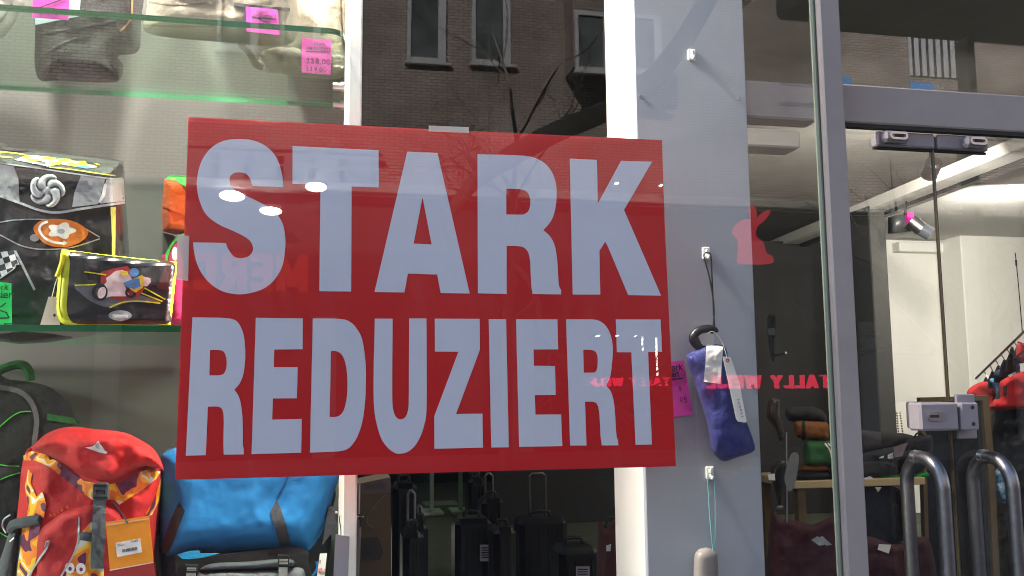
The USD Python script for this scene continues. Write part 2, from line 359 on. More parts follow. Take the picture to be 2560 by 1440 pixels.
# right hand sales room: white ceiling with its stepped edge, walls
dirT = (B_ - A_) / np.linalg.norm(B_ - A_); far = A_ + dirT * -2.2; near = A_ + dirT * ((0.4 - A_[1]) / dirT[1])
nrm = np.array([-dirT[1], dirT[0], 0]);  nrm = nrm if nrm[0] < 0 else -nrm
cpoly = Polygon([(far[0], far[1]), (near[0], near[1]), (XS1 - .01, near[1]), (XS1 - .01, far[1])])
cm = trimesh.creation.extrude_polygon(cpoly, 0.12, engine='earcut'); cm.apply_translation((0, 0, zceil + 0.002))
part(shop, 'white_ceiling', cm, m_ceil)
yw = 8.0
xw = w1(2510, 700, yw)[0]
part(shop, 'white_wall', box((w1(2200, 700, yw)[0], yw, 0.01), (XS1 - .01, yw + .12, zceil)), m_wall)
part(shop, 'wall_return', cbox((w1(2408, 700, 7.55)[0], 7.55, 0.01), (xw, yw - .002, zceil - .001), 0.01), m_wall)
part(shop, 'wall_moulding', cbox((w1(2248, 700, 7.9)[0], 7.86, w1(2300, 630, 7.88)[2]), (w1(2404, 700, 7.9)[0], yw - .002, w1(2300, 606, 7.88)[2]), 0.01), m_wall)
part(shop, 'dark_column', cbox((w1(2186, 800, 6.2)[0], 6.2, 0.01), (w1(2228, 800, 6.2)[0], 6.6, zceil - .001), 0.01), surf('grey_column_paint', (0.03, 0.029, 0.027), 0.8))
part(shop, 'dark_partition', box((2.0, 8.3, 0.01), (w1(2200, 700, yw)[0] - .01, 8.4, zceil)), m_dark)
bm = trimesh.creation.extrude_polygon(Polygon([(far[0] + nrm[0] * a + dirT[0] * b, far[1] + nrm[1] * a + dirT[1] * b) for a, b in ((.09, 0), (.09, 9.5), (.30, 9.5), (.30, 0))]), 0.10, engine='earcut')
bm.apply_translation((0, 0, zceil - 0.03))
part(shop, 'bulkhead', bm, m_wall)

# ceiling track and its spotlight
track = thing('ceiling_track', 'dark lighting track running along the white ceiling behind the glass door', 'lighting track')
tm = trimesh.creation.extrude_polygon(Polygon([(far[0] + nrm[0] * a + dirT[0] * b, far[1] + nrm[1] * a + dirT[1] * b) for a, b in ((0.0, 0), (0.0, 9.5), (.075, 9.5), (.075, 0))]), 0.06, engine='earcut')
tm.apply_translation((0, 0, zceil - 0.062))
part(track, 'rail', tm, m_black)
tb = LineString([(far[0] + dirT[0] * .3, far[1] + dirT[1] * .3), (far[0] + dirT[0] * 9.2, far[1] + dirT[1] * 9.2)])

def disk_light(t, name, at, direction, radius, power, col, cone=60.0):
    l = UsdLux.DiskLight.Define(stage, t.path + '/' + name)
    z = -np.asarray(direction, float); z /= np.linalg.norm(z); x = np.cross([0, 1.0, 0.01], z); x /= np.linalg.norm(x); y = np.cross(z, x)
    p = np.asarray(at) - t.loc
    l.AddTransformOp().Set(Gf.Matrix4d(*x, 0, *y, 0, *z, 0, *map(float, p), 1))
    l.CreateRadiusAttr(radius); l.CreateIntensityAttr(power); l.CreateColorAttr(col); l.CreateNormalizeAttr(True)
    UsdLux.ShapingAPI.Apply(l.GetPrim()).CreateShapingConeAngleAttr(cone)
def spot_lamp(label, at, aim, power, col=(1.0, 0.93, 0.82), r=0.045, name='ceiling_spotlight', group=None, cone=60.0):
    at = np.asarray(at, float); d = np.asarray(aim, float) - at; d /= np.linalg.norm(d)
    t = thing(name, label, 'spotlight', at, group=group)
    head = tube([at - d * 0.13, at - d * 0.12, at, at + d * 0.012], [r * .7, r, r, r * 1.06], 20, caps=False)
    back = tube([at - d * 0.131, at - d * 0.126], [r * .7, r * .7], 20)
    part(t, 'lamp_head', cat([head, back]), m_chrome, 40)
    part(t, 'stem', tube([at - d * 0.06, at - d * .06 + [0, 0, 0.14]], 0.012, 10), m_black, 40)
    part(t, 'lens', tube([at - d * 0.012, at - d * 0.010], [r * .9, r * .9], 20), m_lampwarm)
    disk_light(t, 'lamp_beam', at + d * 0.014, d, r, power, col, cone)
    return t

# ------------------------------------------------------------ display case at the left of the window
YS = 0.085
zt = w1(400, 47, YS)[2]; zm = w1(225, 821, YS)[2]
yb_t = on_z((400, 240), zt)[1]
xe = (w1(862, 700, 0.12)[0] + w1(856, 1300, .12)[0]) / 2; xe2 = (w1(905, 20, 0.12)[0] + w1(893, 1400, .12)[0]) / 2
YW = yb_t + 0.10
case = thing('display_case', 'white and grey display case with glass shelves at the left of the window', 'display case')
part(case, 'back_panel', box((-1.55, YW, 0.73), (xe - .001, YW + .03, 3.2)), m_greywall)
part(case, 'upright', cbox((xe, 0.12, 0.73), (xe2, YW + .03, 3.2), 0.003), m_white)
part(case, 'base', cbox((-1.55, 0.05, 0.73), (xe - .001, YW - .001, 0.98), 0.004), m_white)
part(case, 'canopy_board', cbox((-1.55, 0.02, 3.12), (xe - .001, YW - .002, 3.18), 0.004), m_white)
slotrail = box((xe - 0.006, 0.135, 0.99), (xe - 0.0005, 0.155, 2.49))
part(case, 'slot_rail', slotrail, m_white)
for k in range(46):
    z = 1.02 + k * 0.032
    part(case, 'slot', box((xe - 0.0072, 0.139, z), (xe - 0.0058, 0.151, z + 0.018)), m_shadowgap)
def shelf(label, z, yf, yb, x0, x1, r=0.03):
    t = thing('glass_shelf', label, 'shelf', ((x0 + x1) / 2, (yf + yb) / 2, z))
    o = Polygon([(x0, yf), (x1, yf), (x1, yb), (x0, yb)]); o = o.buffer(-r).buffer(r, quad_segs=6)
    m = trimesh.creation.extrude_polygon(o, 0.011, engine='earcut'); m.apply_translation((0, 0, z - 0.0055))
    n = np.abs(m.face_normals[:, 2]) > 0.5
    c = m.triangles_center
    front = ~n & (c[:, 1] < (yf + yb) / 2); rear = ~n & ~front
    sub = lambda k: trimesh.Trimesh(m.vertices, m.faces[k], process=False)
    part(t, 'glass_sheet', sub(n), m_shelf)
    part(t, 'front_edge', sub(front), m_edge, 30)
    part(t, 'rear_edge', sub(rear), m_edge2, 30)
    return t
shelf('upper clear glass shelf with dark green edge carrying the cream bags', zt, YS, yb_t, -1.5, w1(862, 80, YS)[0])
shelf('middle clear glass shelf with green edge under the black satchel', zm, YS, yb_t, -1.5, w1(862, 80, YS)[0])
for (a, b) in (((832, 216), (866, 212)), ((832, 262), (866, 262))):
    yy = 0.30 if a[1] < 240 else yb_t - 0.02
    p = w1(*a, yy); 
    t = thing('shelf_peg', 'chrome peg under the upper glass shelf, ' + ('higher of the two in view' if a[1] < 240 else 'lower of the two in view'), 'shelf support', p)
    q = np.array([xe - 0.0005, p[1], p[2]])
    part(t, 'pin', tube([p, p + (q - p) * .6], 0.008, 12), m_chrome, 40)
    part(t, 'collar', tube([p + (q - p) * .6, q], 0.0105, 12), m_chrome, 40)
for i, (x, lab) in enumerate(((-0.42, 'left'), (0.0, 'middle'), (0.26, 'right'))):
    spot_lamp('%s spotlight shining down into the display case' % lab, (x, (0.05, 0.05, 0.155)[i], 3.0), (x * .95, (.16, .16, .15)[i], 1.2), (5.4, 5.4, 6.2)[i], name='display_spotlight', cone=(28., 28., 26.)[i])
spot_lamp('spotlight above the suitcases aimed at the inner side of the pillar', (-0.1, 1.1, 3.0), (px_l, .2, 1.75), 4.5, name='pillar_spotlight', cone=17.)
spot_lamp('spotlight at the far left end of the display case between the shelves', (-1.32, 0.09, 1.86), (0.15, 0.33, 1.36), 2.2, name='display_spotlight', cone=50.)
spot_lamp('small spotlight clipped to the white upright behind the poster', (xe - .05, 0.088, 1.74), (-0.04, 0.25, 1.18), 0.75, (1.0, .96, .9), .022, name='display_spotlight', cone=62.)
# lamps over the sales room
for i, (x, y, tx, ty, tz, p) in enumerate(((4.6, 4.2, 5.6, 7.6, 1.2, 6.5), (6.3, 5.0, 6.9, 7.8, 1.6, 7.5), (4.2, 2.6, 4.6, 4.0, 1.2, 2.4))):
    spot_lamp(['spotlight of the sales room aimed at the white wall', 'spotlight of the sales room aimed at the far right corner', 'spotlight of the sales room aimed at the clothes rail'][i], (x, y, zceil - 0.2), (tx, ty, tz), p, name='room_spotlight', r=0.06)
spot_lamp('spotlight above the suitcases deep in the shop', (1.7, 10.2, 3.0), (1.7, 10.5, 0), .6, (0.75, 1.0, 0.6), name='depth_spotlight', r=0.08)
spot_lamp('spotlight above the clothes table behind the side glass', (3.0, 3.6, 3.28), (3.1, 3.8, 0.9), .22, name='table_spotlight', r=0.06)

# ------------------------------------------------------------ pillar with the pale board
def solve_y(px, x): return on_x(px, x)[1]
yp2 = max(solve_y((1507, 0), px_l), PY + .05)
pil = thing('display_pillar', 'pale board covered pillar between window display and glass door', 'pillar')
part(pil, 'front_board', cbox((px_l, PY, 0.3), (px_r, PY + .014, 3.2), 0.0015), m_panel)
part(pil, 'side_board', cbox((px_l + .003, PY + .0145, 0.3), (px_l + .017, yp2, 3.2), 0.001), m_white)
part(pil, 'side_board', cbox((px_r - .017, PY + .0145, 0.3), (px_r - .003, yp2, 3.2), 0.001), m_white)
for a in ((1602, 241), (1848, 246), (1880, 963), (1604, 1235)):
    if a == (1604, 1235): continue
    p = w1(*a, PY)
    s = part(pil, 'screw', tube([p + [0, -.002, 0], p + [0, .001, 0]], [0.0035, 0.0042], 12), m_chrome, 30)
    part(s, 'slot', box(p + [-.003, -.0026, -.0006], p + [.003, -.0019, .0006]), m_shadowgap)

# ------------------------------------------------------------ glass, frames, door
XM0 = (w1(2033, 0, 0.0)[0] + w1(2105, 1440, 0)[0]) / 2; XM1 = (w1(2083, 0, 0.0)[0] + w1(2160, 1440, 0)[0]) / 2
gl = single('window_pane', quad((-1.6, 0, 0.72), (XM0 - .002, 0, 0.72), (XM0 - .002, 0, 3.3), (-1.6, 0, 3.3)), m_pane, 'large clear shop window pane mirroring the brick building opposite', 'window pane')
mul_ = thing('door_post', 'mauve grey aluminium post between side glass and glass door', 'door post', (XM0, 0, 0))
part(mul_, 'profile', cbox((XM0, -0.02, 0.0), (XM1, 0.002, 3.298), 0.003), m_alu)
part(mul_, 'glass_edge', cbox((XM0 - .0075, -0.006, 0.0), (XM0 - .0005, 0.006, 3.298), 0.002), surf('pale_green_seal', (0.16, 0.185, 0.15), 0.4, 0.08))
YD = 0.055
tz0 = (w1(2093, 309, 0.045)[2] + w1(2560, 337, .045)[2]) / 2; tz1 = (w1(2085, 212, 0.045)[2] + w1(2560, 248, .045)[2]) / 2
tr = thing('transom_bar', 'wide mauve grey transom bar above the glass door', 'transom', (XM1, 0, tz0))
part(tr, 'bar', cbox((XM1 + .0005, 0.03, tz0), (XM1 + 2.2, 0.049, tz1), 0.003), m_alu)
part(tr, 'bar', cbox((px_r - .01, 0.165, w1(1950, 297, .165)[2]), (XM0 + .1, 0.22, w1(1950, 204, .165)[2]), 0.004), m_alu)
part(tr, 'seal', box((XM1 + .0005, 0.034, tz0 - .008), (XM1 + 2.2, 0.0485, tz0 - .0005)), m_shadowgap)
single('window_pane', quad((XM1, 0.04, tz1 + .0005), (XM1 + 2.2, 0.04, tz1 + .0005), (XM1 + 2.2, 0.04, 3.29), (XM1, 0.04, 3.29)), m_doorglass, 'clear glass above the transom bar mirroring windows and bare branches', 'window pane')
GX = (w1(2338, 375, YD)[0] + w1(2397, 1440, YD)[0]) / 2
zd = tz0 - .009
def door(label, x0, x1, keyx0, platex, handle_px, dark_edge):
    t = thing('glass_door', label, 'glass door', (x0, YD, 0))
    part(t, 'pane', quad((x0, YD, 0.01), (x1, YD, 0.01), (x1, YD, zd), (x0, YD, zd)), m_doorglass)
    e = x1 if dark_edge > 0 else x0
    if dark_edge > 0: part(t, 'edge_seal', cbox((e - .0015, YD - .004, 0.01), (e + .002, YD + .004, zd), .0006), surf('bronze_seal', (0.06, 0.045, 0.025), 0.3, .2, coat=.6))
    # top patch fitting
    (a, b), (k0, k1) = platex, keyx0
    pz0, pz1 = a[1], a[2]
    pl = part(t, 'patch_plate', cbox((a[0], YD - .012, pz0), (b, YD + .012, pz1), 0.003), m_lockmetal)
    part(pl, 'shadow_seal', cbox((a[0] - .003, YD - .004, pz0 - .005), (b + .001, YD + .004, pz0 - .0005), .001), m_shadowgap)
    cov = part(t, 'lock_cover', cbox((k0, YD - .032, a[3]), (k1, YD - .0125, a[4]), 0.006), m_lockmetal)
    kc = np.array([(k0 + k1) / 2, YD - .0325, (a[3] + a[4]) / 2])
    ring = manifold3d.CrossSection.circle(0.008, 20).translate((-.012, 0)) + manifold3d.CrossSection.circle(0.008, 20).translate((.012, 0))
    ks = manifold3d.Manifold.extrude(ring.hull() - ring.offset(-0.0045).hull(), 0.002).rotate((90, 0, 0)).translate(tuple(kc))
    part(cov, 'keyhole_ring', ks, m_chrome, 40)
    part(cov, 'keyhole', cbox(kc + [-.008, -.0015, -.0035], kc + [.011, .0003, .0035], .0005), m_shadowgap)
    # pull handle running through the glass
    hx, hy = handle_px; top = w1(hx, hy, YD - 0.07)
    yo, yi = YD - 0.07, YD + 0.036; r = 0.0128
    zt_ = top[2] - r; x = top[0]
    th = np.linspace(0, np.pi, 20); cy2, ry = (yo + yi) / 2, (yi - yo) / 2
    arch = [(x, yo, 0.62)] + [(x, cy2 - ry * math.cos(a_), zt_ - ry + ry * math.sin(a_)) for a_ in th] + [(x, yi, 0.62)]
    h = part(t, 'pull_handle', tube(arch, r, 20), m_handle, 50)
    part(h, 'collar', tube([(x, YD - .006, zt_), (x, YD + .006, zt_)], r * 1.12, 20), m_chrome, 40)
    return t
pl = lambda px: w1(*px, YD - .012)
pzb = (pl((2200, 365))[2] + pl((2470, 376))[2]) / 2 ; pzt = zd - .001
kz0, kz1 = w1(2240, 353, YD - .032)[2], w1(2240, 325, YD - .032)[2]
d1 = door('left leaf of the glass door with square lock box and bent steel handle', XM1 + .004, GX - .003, (w1(2212, 340, YD - .03)[0], w1(2277, 340, YD - .03)[0]), ((pl((2194, 350))[0], pzb, pzt, kz0, kz1), GX - .0035), (2352, 1133), 1)
d2 = door('right leaf of the glass door with strike plate and bent steel handle', GX + .003, GX + 1.0, (w1(2415, 352, YD - .03)[0], w1(2472, 352, YD - .03)[0]), ((GX + .0035, pzb, pzt, kz0 - .002, kz1 - .002), pl((2472, 370))[0]), (2525, 1131), -1)
# lock box on the left leaf, strike on the right leaf
yl = YD - .04
bx0, bx1 = w1(2301, 1040, yl)[0], w1(2398, 1040, yl)[0]; bz0, bz1 = w1(2350, 1077, yl)[2], w1(2350, 1006, yl)[2]
lb = part(d1, 'lock_box', cbox((bx0, yl, bz0), (bx1, YD - .001, bz1), 0.004), m_lockmetal)
part(lb, 'lock_backplate', cbox((bx0 + .012, YD + .001, bz0 + .003), (bx1, YD + .022, bz1 + .001), 0.003), m_dkmetal)
kc = w1(2339, 1041, yl); kc[1] = yl
part(lb, 'cylinder_ring', manifold3d.Manifold.extrude((manifold3d.CrossSection.circle(0.0085, 20).translate((-.010, 0)) + manifold3d.CrossSection.circle(0.0085, 20).translate((.010, 0))).hull(), 0.004).rotate((90, 0, 0)).translate(tuple(kc)), m_chrome, 40)
part(lb, 'keyhole', cbox(kc + [-.016, -.0055, -.002], kc + [.004, -.0035, .003], .0006), m_shadowgap)
sx0, sx1 = w1(2404, 1040, yl)[0], w1(2448, 1040, yl)[0]
sb = part(d2, 'strike_box', cbox((sx0, yl, bz0 + .0), (sx1, YD - .001, bz1 - .001), 0.003), m_lockmetal)
part(d2, 'strike_plate', cbox((w1(2386, 1040, YD)[0], YD - .008, w1(2410, 1096, YD)[2]), (w1(2434, 1040, YD)[0], YD - .0005, w1(2410, 985, YD)[2]), 0.002), m_lockmetal)
for q in ((2431, 1018), (2434, 1060)):
    p = w1(*q, yl); p[1] = yl
    part(sb, 'screw', tube([p + [0, -.0012, 0], p + [0, .001, 0]], [0.0035, 0.0045], 12), m_shadowgap, 30)

# ------------------------------------------------------------ the sale sign
LET = {}
z6, z7, z8 = ((440, 280), 2.769), ((1000, 320), 2.88), ((440, 820), 3.6)
LET['S'] = (smooth_line(view([(742, 520), (736, 440), (703, 330), (640, 250), (555, 203), (450, 187), (330, 200), (240, 252), (178, 340), (147, 450), (147, 540), (165, 620), (195, 690), (240, 740), (310, 785), (400, 825), (470, 860), (515, 895), (533, 940), (525, 975), (495, 1002), (450, 1012), (405, 1003), (375, 970), (355, 935), (345, 907)], *z6), 6), view([(118, 902)], *z6), smooth_line(view([(118, 902), (125, 965), (142, 1040), (180, 1120), (240, 1190), (325, 1242), (430, 1262), (530, 1250), (620, 1215), (690, 1150), (738, 1060), (756, 940), (754, 850), (737, 770), (700, 710), (640, 660), (560, 615), (480, 578), (420, 545), (385, 515), (370, 480), (374, 450), (395, 426), (435, 417), (482, 427), (512, 460), (528, 512)], *z6), 6)), []
LET['T'] = [view([(807, 236), (1402, 265), (1404, 522), (1216, 516), (1212, 1243), (992, 1240), (1000, 500), (806, 498)], *z6)], []
LET['A'] = [[(936.2, 730), (1018, 379.3), (1093.8, 382.5), (1174.3, 733.7), (1101.6, 732.6), (1093, 686.3), (1019.8, 684), (1011.2, 731)]], [[(1056.3, 492.6), (1079, 611), (1034, 609)]]
LET['R'] = [smooth_line(view([(558, 188), (640, 190.5), (750, 193.5), (870, 198), (960, 212), (1040, 252), (1095, 320), (1122, 400), (1127, 490), (1118, 580), (1090, 665), (1032, 735)], *z7), 5), smooth_line(view([(1032, 735), (1080, 780), (1112, 840), (1128, 920), (1136, 1010), (1140, 1090), (1147, 1142), (1160, 1165)], *z7), 5), view([(1160, 1198), (955, 1195)], *z7), smooth_line(view([(955, 1195), (945, 1130), (940, 1030), (936, 955), (922, 895), (890, 860), (840, 850), (768, 850)], *z7), 5), view([(768, 1195), (561, 1190)], *z7)], [smooth_line(view([(765, 437), (860, 440), (912, 458), (936, 505), (938, 545), (928, 592), (903, 616), (870, 624), (765, 622)], *z7), 4)]
LET['K'] = [view([(1222, 220), (1418, 230), (1424, 545), (1592, 236), (1815, 243), (1613, 590), (1880, 1207), (1643, 1203), (1480, 815), (1436, 885), (1442, 1199), (1243, 1199)], *z7)], []
LET['R2'] = [[(481, 793), (552, 794.5)], smooth_line([(552, 794.5), (575, 796.5), (592, 803), (604, 822)] + view([(614, 90), (623, 200), (621, 310), (605, 420), (572, 500), (525, 555)], *z8), 5), smooth_line(view([(525, 555), (562, 610), (584, 685), (598, 800), (603, 930), (602, 1020), (604, 1065), (610, 1085)], *z8), 5), view([(610, 1137), (430, 1140)], *z8), smooth_line(view([(430, 1140), (426, 1060), (427, 960), (430, 830), (420, 745), (385, 709), (287, 708)], *z8), 5), [(514.4, 1137.8), (464.4, 1139.4)]], [smooth_line(view([(307, 198), (400, 200), (438, 225), (456, 300), (450, 370), (428, 412), (385, 425), (300, 426)], *z8), 4)]
LET['E'] = [[(639.5, 794.5), (757, 796), (756.7, 872.8), (685.6, 873.9), (684.4, 917.8), (744.2, 917.8), (742.2, 995.6), (682.5, 996.1), (680.3, 1048.9), (754.4, 1047.2), (752.8, 1131.7), (628.9, 1135.3)]], []
LET['D'] = [[(782, 796), (835, 796.5)], smooth_line([(835, 796.5), (862, 799), (880, 808), (892, 822)] + view([(1668, 80), (1692, 190), (1707, 330), (1710, 450), (1703, 650), (1680, 830), (1640, 960), (1590, 1045), (1535, 1093), (1470, 1109), (1400, 1114)], *z8), 5), view([(1205, 1121)], *z8)], [smooth_line(view([(1395, 208), (1440, 208), (1488, 235), (1520, 300), (1538, 400), (1543, 520), (1535, 640), (1510, 740), (1475, 785), (1435, 800), (1382, 800)], *z8), 4)]
LET['U'] = [[(937, 796.5), (981.7, 797)], smooth_line(view([(1949, 100), (1946, 400), (1947, 650), (1956, 740), (1980, 800), (2020, 822), (2065, 802), (2088, 740), (2095, 650), (2096, 400), (2097, 100)], *z8), 5), [(1022.6, 796), (1066, 796)], smooth_line([(1066.5, 830), (1067, 950), (1066, 1030)] + view([(2232, 880), (2200, 975), (2150, 1060), (2085, 1115), (2015, 1132), (1970, 1124), (1910, 1082), (1850, 1000), (1810, 880), (1787, 760), (1778, 600), (1780, 300), (1786, 60)], *z8), 5)], []
zz = ((1050, 780), 4.0); ze = ((1390, 780), 4.0)
LET['Z'] = [view([(148, 67), (597, 69), (600, 375), (360, 1020), (625, 1017), (631, 1356), (143, 1368), (142, 1045), (384, 398), (149, 396)], *zz)], []
LET['I'] = [view([(687, 70), (861, 72), (888, 1352), (712, 1355)], *zz)], []
LET['E2'] = [view([(960, 72), (1374, 73), (1382, 373), (1135, 375), (1140, 538), (1350, 540), (1357, 830), (1149, 831), (1154, 1026), (1411, 1024), (1423, 1340), (991, 1349)], *zz)], []
LET['R3'] = [view([(100, 73), (230, 73), (360, 73)], *ze), smooth_line(view([(360, 73), (430, 87), (495, 135), (540, 215), (564, 310), (568, 410), (560, 510), (543, 640), (502, 738)], *ze), 5), smooth_line(view([(502, 738), (545, 790), (570, 860), (586, 960), (594, 1080), (600, 1180), (608, 1250), (621, 1285)], *ze), 5), view([(622, 1333), (458, 1334)], *ze), smooth_line(view([(458, 1334), (445, 1240), (440, 1130), (432, 1010), (415, 930), (380, 900), (290, 897)], *ze), 5), view([(305, 1335), (141, 1336)], *ze)], [smooth_line(view([(272, 378), (355, 380), (397, 400), (415, 450), (415, 530), (405, 580), (380, 605), (278, 607)], *ze), 4)]
LET['T2'] = [view([(598, 74), (1046, 75), (1061, 399), (921, 401), (959, 1325), (795, 1329), (753, 402), (609, 402)], *ze)], []
sign = thing('sale_sign', 'large red rectangular sale poster with white lettering taped inside the window', 'sign', w1(1060, 1180, 0.006))
class Wavy:
    def y(s, p):
        p = np.atleast_2d(np.asarray(p, float))
        return .0095 - .006 * meshkit.fbm(np.stack([p[:, 0] * .0045, p[:, 1] * .0032, np.full(len(p), 1.7)], 1), 2, 12)
wavy = Wavy()
part(sign, 'sheet', patch(wavy, Polygon([(471, 292), (640, 301), (1060, 322), (1655, 350), (1662, 560), (1690, 1166), (1250, 1177), (438, 1200), (455, 745)]), .0, 22, sink=.0012), m_red, True)
for k, (o, holes) in LET.items():
    o = np.vstack([np.asarray(s, float) for s in o])
    part(sign, 'letter_' + k[0].lower(), patch(wavy, Polygon(o, holes).buffer(0), .0008, 16, sink=-.0002), m_signwhite, 30)
def tape(label, poly, y=0.0025):
    single('tape_strip', prism(poly, y, 0.0006), m_tape, label, 'tape')
tape('short pale tape strip holding the top edge of the red poster', [(1072, 314), (1172, 318), (1172, 332), (1072, 328)])
tape('upright tape strip on the left edge of the red poster beside the pencil case', [(444, 585), (473, 590), (470, 702), (440, 698)])

# ------------------------------------------------------------ across the street (seen as mirror images in the glass)
DF = 19.0
front = thing('brick_building', 'brown brick building opposite with white windows over dark shop fronts, mirrored in the glass', 'building', (3, -DF, 0))
zb = V(1200, 478, DF)[2]
part(front, 'wall', box((-16, -DF - .4, zb), (10.3, -DF, 15)), m_brick)
part(front, 'wall', box((10.3, -DF - .4, zb), (30, -DF + .01, 15)), m_brick)
part(front, 'ledge', cbox((-16, -DF, zb - .22), (30, -DF + .35, zb - .002), .03), m_soffit)
part(front, 'fascia', box((-16, -DF - .3, 3.2), (30, -DF + .02, zb - .222)), m_shopdark)
part(front, 'shop_glazing', box((-16, -DF - .3, 0), (30, -DF - .05, 3.198)), m_shopdark)
for k in range(9):
    part(front, 'pier', cbox((-14 + k * 4.6, -DF - .05, 0), (-13.5 + k * 4.6, -DF + .08, 3.19), .02), m_soffit)
def far_window(a, b, D=DF):
    p, q = V(*a, D), V(*b, D)
    f = part(front, 'window', cat([cbox((p[0] - .07, -D + .0, q[2] - .09), (p[0] + .03, -D + .07, p[2] + .07), .01), cbox((q[0] - .12, -D + .0, q[2] - .09), (q[0] + .07, -D + .07, p[2] + .07), .01),
        cbox((p[0] + .031, -D, q[2] - .09), (q[0] - .121, -D + .07, q[2] + .02), .01), cbox((p[0] + .031, -D, p[2] - .05), (q[0] - .121, -D + .07, p[2] + .07), .01)]), m_frame)
    part(f, 'pane', box((p[0] + .031, -D + .003, q[2] + .021), (q[0] - .121, -D + .02, p[2] - .051)), m_farglass)
    part(f, 'sill', cbox((p[0] - .12, -D + .001, q[2] - .17), (q[0] + .2, -D + .14, q[2] - .092), .01), m_stone)
for a, b in (((1028, -190), (1108, 150)), ((1184, -180), (1268, 156)), ((560, -190), (640, 120)), ((716, -190), (796, 128))): far_window(a, b)
p, q = V(1424, -300, DF - .8), V(1690, 185, DF - .8)
part(front, 'bay', box((p[0], -DF + .003, q[2]), (q[0], -DF + .8, 15)), m_brick)
far_window((1440, 34), (1520, 175), DF - .81); far_window((1560, 40), (1650, 180), DF - .81)
# pale curtained windows and blue boards mirrored above the glass door
p, q = V(2268, 60, DF), V(2405, 196, DF)
wpan = part(front, 'blind_window', box((p[0], -DF + .012, q[2]), (q[0], -DF + .05, p[2])), m_frame)
for k in range(7):
    x = p[0] + (q[0] - p[0]) * (k + .5) / 7
    part(wpan, 'blind_strip', cbox((x - .03, -DF + .052, q[2]), (x + .03, -DF + .09, p[2]), .005), m_shopdark)
p, q = V(2084, 192, DF - .5), V(2700, 262, DF - .5)
part(front, 'balcony_front', box((p[0] - 1.5, -DF + .42, q[2]), (q[0], -DF + .5, p[2] - .25)), surf('dark_red_brown_panel', (0.10, 0.06, 0.06), .6, .2))
m_blue = surf('blue_board', (0.03, 0.22, 0.62), 0.5, .05)
for a, b in (((2278, 203), (2340, 232)), ((2090, 188), (2130, 214))):
    p, q = V(*a, DF - .52), V(*b, DF - .52)
    part(front, 'blue_board', cbox((p[0], -DF + .521, q[2]), (q[0], -DF + .54, p[2]), .005), m_blue)
BLOCK = {'T': [[(0, 1), (.7, 1)], [(.35, 1), (.35, 0)]], 'A': [[(.12, 0), (.40, 1)], [(.40, 1), (.68, 0)], [(.2, .28), (.6, .28)]], 'L': [[(.13, 1), (.13, 0)], [(.13, .12), (.58, .12)]], 'Y': [[(.1, 1), (.37, .5)], [(.64, 1), (.37, .5)], [(.37, .55), (.37, 0)]],
         'W': [[(.1, 1), (.27, 0)], [(.27, 0), (.5, .95)], [(.5, .95), (.73, 0)], [(.73, 0), (.9, 1)]], 'E': [[(.13, 1), (.13, 0)], [(.13, .89), (.58, .89)], [(.13, .5), (.54, .5)], [(.13, .11), (.58, .11)]], 'I': [[(.14, 1), (.14, 0)]], 'J': [[(.45, 1), (.45, .12)], [(.5, .11), (.08, .11)], [(.1, .1), (.1, .35)]],
         'M': [[(.12, 0), (.12, 1)], [(.12, .95), (.42, .15)], [(.42, .15), (.72, .95)], [(.72, 1), (.72, 0)]], 'R': [[(.13, 0), (.13, 1)], [(.13, .89), (.52, .89)], [(.52, .95), (.52, .45)], [(.13, .5), (.55, .5)], [(.3, .5), (.6, 0)]], 'C': [[(.58, .88), (.13, .88)], [(.13, .95), (.13, .05)], [(.13, .12), (.58, .12)]]}
def block_letter(ch, height, depth):
    g = shapely.union_all([LineString(l).buffer(.12, cap_style='flat', join_style='mitre') for l in BLOCK[ch]]).intersection(shapely.box(-.1, 0, 1.2, 1))
    m = cat([trimesh.creation.extrude_polygon(q, depth / height, engine='earcut') for q in polys_(g)]); m.apply_scale(height); return m
def polys_(g): return [x for x in getattr(g, 'geoms', [g]) if x.geom_type == 'Polygon']
def wall_text(name, text, right_px, left_px, py, height, D, m, label, depth=.06):
    """Raised letters on the far side of the street, reading properly from the street (and so mirrored in the glass)."""
    p, q = V(*right_px, D), V(*left_px, D)
    t = thing(name, label, 'shop sign', (q[0], -D, q[2]))
    x = 0.0; chars = []
    for ch in text:
        if ch == ' ': x += height * .45; continue
        mm = block_letter(ch, height, depth); w = mm.bounds[1][0] - mm.bounds[0][0]
        chars.append((ch, mm, x - mm.bounds[0][0])); x += w + height * .10
    k = abs(p[0] - q[0]) / x
    for ch, mm, off in chars:
        v = np.array(mm.vertices)
        # facing +y: reading direction runs towards -x
        P = np.stack([max(p[0], q[0]) - (v[:, 0] + off) * k, -D + v[:, 2], p[2] + v[:, 1]], 1)
        part(t, 'letter_' + ch.lower(), trimesh.Trimesh(P, mm.faces, process=False), m)
    return t
h = lambda a, b, D: abs(V(*a, D)[2] - V(*b, D)[2])
wall_text('shop_sign', 'TALLY WEIJL', (1676, 966), (1462, 968), 0, h((1570, 944), (1570, 966), DF - .2), DF - .2, m_signred, 'smaller red lit shop lettering mirrored across the lower right of the poster')
wall_text('shop_sign', 'TALLY WEIJL', (2074, 970), (1762, 970), 0, h((1900, 936), (1900, 970), DF - .25), DF - .25, m_signred, 'larger red lit shop lettering mirrored beside the purple umbrella')
wall_text('fascia_sign', 'MERCA', (768, 730), (385, 738), 0, h((560, 640), (560, 735), DF - .3), DF - .3, m_signorange, 'large orange red fascia lettering mirrored over the left of the poster', .12)
